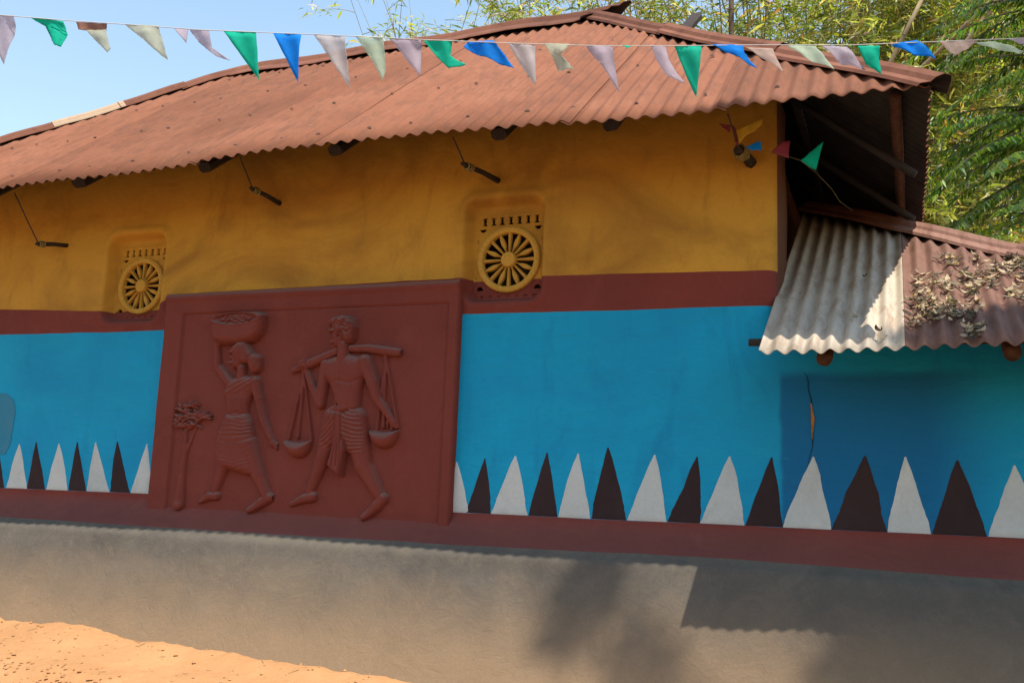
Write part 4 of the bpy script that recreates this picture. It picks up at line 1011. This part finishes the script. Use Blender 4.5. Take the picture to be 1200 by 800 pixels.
# bare poles leaning out of the grove
for (a, b, Y, r) in (((1076, 8), (1030, 100), 5.6, .028), ((1168, -6), (1040, 118), 6.0, .026), ((1180, -14), (1076, 125), 5.8, .034), ((857, -20), (857, 60), 6.3, .04)):
    p, q = atY(*a, Y), atY(*b, Y); d = q - p; t = (gz - p[2]) / d[2]; base = p + d * t; up_ = p - d * .12
    mb = MB(); n = 16; pts = [base + (up_ - base) * i / n for i in range(n + 1)]
    mb.tube([tuple(x) for x in pts], [r * (1.25 - .45 * i / n) for i in range(n + 1)], 8, .06)
    for i in range(1, n): mb.tube([tuple(pts[i] - (up_ - base) / n * .03), tuple(pts[i]), tuple(pts[i] + (up_ - base) / n * .03)], [r * (1.25 - .45 * i / n) * k for k in (.95, 1.2, .95)], 8, cap=False)
    lab = {.028: 'short bare bamboo pole leaning out by the eave corner', .026: 'thin bare bamboo pole leaning beside a thicker one', .034: 'thick bare bamboo pole leaning over the eave corner', .04: 'upright grey bare stem behind the hip cap'}[r]
    tag(mb.build('leaning_bamboo_pole', M['culm_dry'] if r != .04 else M['bark'], None, True), lab, 'pole')

# tree with drooping feathery leaves by the low roof
def pinnate_tree(loc, label):
    root = empty('feathery_tree', loc, label, 'tree'); loc = np.array(loc)
    tp = [loc + np.array([.12 * math.sin(i * .9), .1 * math.cos(i), 6.2 * i / 10 - .05]) for i in range(11)]
    MB().tube([tuple(p) for p in tp], [.13 - .009 * i for i in range(11)], 10, .1).build('trunk', M['bark'], root, True)
    P, D, L, C = [], [], [], []; lb = MB()
    for k in range(190):
        t = random.uniform(.40, 1); p = tp[0] + (tp[-1] - tp[0]) * t; a = random.uniform(0, 6.283); ln = random.uniform(.9, 1.9) * (1.15 - .4 * t)
        d0 = np.array([math.cos(a), math.sin(a), random.uniform(-.1, .5)])
        br = [p + d0 * ln * s - np.array([0, 0, .42 * ln * s * s]) for s in np.linspace(0, 1, 10)]
        lb.tube([tuple(x) for x in br], [.012 * (1 - .85 * s) for s in np.linspace(0, 1, 10)], 4, cap=False)
        sd = np.cross(d0, (0, 0, 1)); sd /= np.linalg.norm(sd); tone = random.uniform(.6, 1.5)
        for s in np.linspace(.2, 1, 46):
            j = min(8, int(s * 9)); f_ = s * 9 - j; pp = br[j] * (1 - f_) + br[j + 1] * f_; tg = br[j + 1] - br[j]; tg /= np.linalg.norm(tg)
            for sg in (-1, 1):
                P.append(pp + rng.normal(0, .006, 3)); D.append(sd * sg * .75 + tg * .5 + np.array([0, 0, -.35]) + rng.normal(0, .12, 3)); L.append(random.uniform(.065, .105) * (1.1 - .5 * abs(s - .5)))
                C.append(np.array((.06, .14, .035) if random.random() < .6 else (.15, .24, .03)) * tone * random.uniform(.8, 1.2))
    lb.build('branches', M['bark'], root)['kind'] = 'stuff'
    L = np.array(L); leaves_mesh('crown', P, D, L, L * .28, np.clip(C, 0, 1), M['leaf'], root, .25)
p = atY(1262, 300, 3.6)
pinnate_tree((p[0], 3.6, gz), 'green tree with drooping feathery leaves beyond the low roof')

# tall tree beside the lane whose high branches shade the low end of the house
def shade_tree(loc, label):
    root = empty('shade_tree', loc, label, 'tree'); loc = np.array(loc)
    tp = [loc + np.array([-.04 * i, .03 * i, 1.35 * i - .05]) for i in range(10)]
    MB().tube([tuple(p) for p in tp], [.24 - .019 * i for i in range(10)], 10, .1).build('trunk', M['bark'], root, True)
    P, D, L = [], [], []
    back = -np.array(SUN) / -SUN.z
    pl5 = (0, -E2, ZL), (0, -TL, 1)
    clumps = []                                # where its leaf clumps hang: up the sun's path from what they shade
    for px, py, Yp, k, r, n in ((690, 690, -.27, 12.2, .13, 170), (705, 660, -.24, 12.4, .10, 90), (665, 745, -.33, 12.0, .15, 120), (640, 700, -.28, 12.6, .10, 35), (730, 700, -.28, 12.5, .10, 35),
                                (1020, 800, -.4, 11.5, .22, 260), (1120, 790, -.38, 11.8, .3, 600), (1200, 760, -.35, 11.2, .3, 700), (740, 812, -.42, 12, .2, 160)):
        clumps.append((atY(px, py, Yp) + back * k, r, n))
    for px, py, k, r, n in ((1095, 392, 10.5, .13, 260), (1135, 385, 10.8, .17, 420), (1185, 380, 10.5, .2, 560), (1240, 375, 10.9, .24, 700), (1300, 350, 11.2, .3, 800), (1060, 395, 11.4, .07, 50)):
        clumps.append((on_plane(px, py, *pl5) + back * k, r, n))
    for c in ((3.9, -3.4, 12.6), (4.6, -4.2, 13.2), (5.2, -3.3, 12.8), (4.3, -4.6, 12.2), (5.4, -4.4, 12.4)): clumps.append((np.array(c), .75, 1500))
    for c, r, n in clumps:
        s0 = tp[8] if c[2] > 12.6 else tp[7]; mid = (s0 + c) / 2 + np.array([0, 0, .3])
        MB().tube([tuple(s0), tuple(mid), tuple(c)], [.03, .018, .006], 6).build('limb', M['bark'], root, True)
        v = rng.normal(size=(n, 3)); v /= np.linalg.norm(v, axis=1)[:, None]; q = c + v * r * rng.random((n, 1)) ** .45
        P += list(q); D += list(v * .5 + rng.normal(size=(n, 3)) * .8); L += list(rng.uniform(.06, .12, n))
    L = np.array(L); leaves_mesh('crown', P, D, L, L * .45, leaf_cols(len(P), .02), M['leaf'], root)
shade_tree((4.5, -3.7, ground_z(4.5, -3.7)), 'tall shade tree standing in front of the low end room')

# ------------------------------------------------------------------ dry leaves caught on the low roof
V = []; F = []; C = []
pn = np.array(fr5[3]); p0 = np.array(fr5[0])
def dry_leaf(px, py, size):
    b = on_plane(px, py, p0 + pn * .014, pn); b = b + pn * random.uniform(0, .018)
    u = np.array(fr5[1]); w = np.array(fr5[2]); a = random.uniform(0, 6.283); d = u * math.cos(a) + w * math.sin(a); s_ = np.cross(pn, d)
    R_ = size * random.uniform(.22, .9); tot = size / R_; n = 6; wd = size * random.uniform(.08, .16); c0 = np.array(DRY[random.randrange(4)]) * .25 + np.array((.30, .24, .165)) ; c0 = c0 * random.choice((.1, .2, .4, .7, .9, 1.1))
    tw = random.uniform(-3, 3); base = len(V)
    for i in range(n + 1):
        t = i / n; th = tot * (t - .5); p = b + d * R_ * math.sin(th) + pn * (R_ * (1 - math.cos(th)) + .003); k = math.sin(math.pi * min(.97, t + .06)) * wd
        sd = s_ * math.cos(tw * (t - .5)) + pn * math.sin(tw * (t - .5)) * .8
        V.append(p + sd * k + pn * abs(k) * .4); V.append(p); V.append(p - sd * k + pn * abs(k) * .4); C.extend([c0] * 3)
    for i in range(n):
        for k in (0, 1): q = base + i * 3 + k; F.append((q, q + 1, q + 4, q + 3))
spots = [((1095, 1200), (302, 330), 110), ((1070, 1150), (322, 350), 80), ((1066, 1125), (345, 380), 125), ((1095, 1135), (355, 372), 40), ((1128, 1142), (370, 395), 22), ((1145, 1155), (355, 390), 16), ((1160, 1172), (320, 345), 20), ((1180, 1200), (330, 352), 24), ((1185, 1215), (305, 335), 40), ((1010, 1014), (322, 326), 1), ((1030, 1034), (386, 392), 2), ((996, 1002), (374, 378), 3), ((926, 928), (352, 355), 1), ((1210, 1290), (318, 380), 120), ((1072, 1082), (318, 345), 16)]
for (x0, x1), (y0, y1), n in spots:
    hubs = [(random.uniform(x0, x1), random.uniform(y0, y1)) for _ in range(max(1, n // 4))]
    for _ in range(n):
        hx, hy = random.choice(hubs); dry_leaf(min(x1, max(x0, random.gauss(hx, 4))), min(y1 + 4, max(y0, random.gauss(hy, 4))), random.choice((.03, .04, .05, .06, .075, .09)))
me = bpy.data.meshes.new('dry_leaves'); me.from_pydata([tuple(v) for v in V], [], F); me.update()
at = me.color_attributes.new('Col', 'FLOAT_COLOR', 'POINT'); at.data.foreach_set('color', np.c_[np.clip(np.array(C), 0, 1), np.ones(len(C))].ravel())
o = link('dry_leaves', me, M['dryleaf'], None, True); tag(o, 'curled dry leaves drifted over the low corrugated roof', 'dry leaves', None, 'stuff')
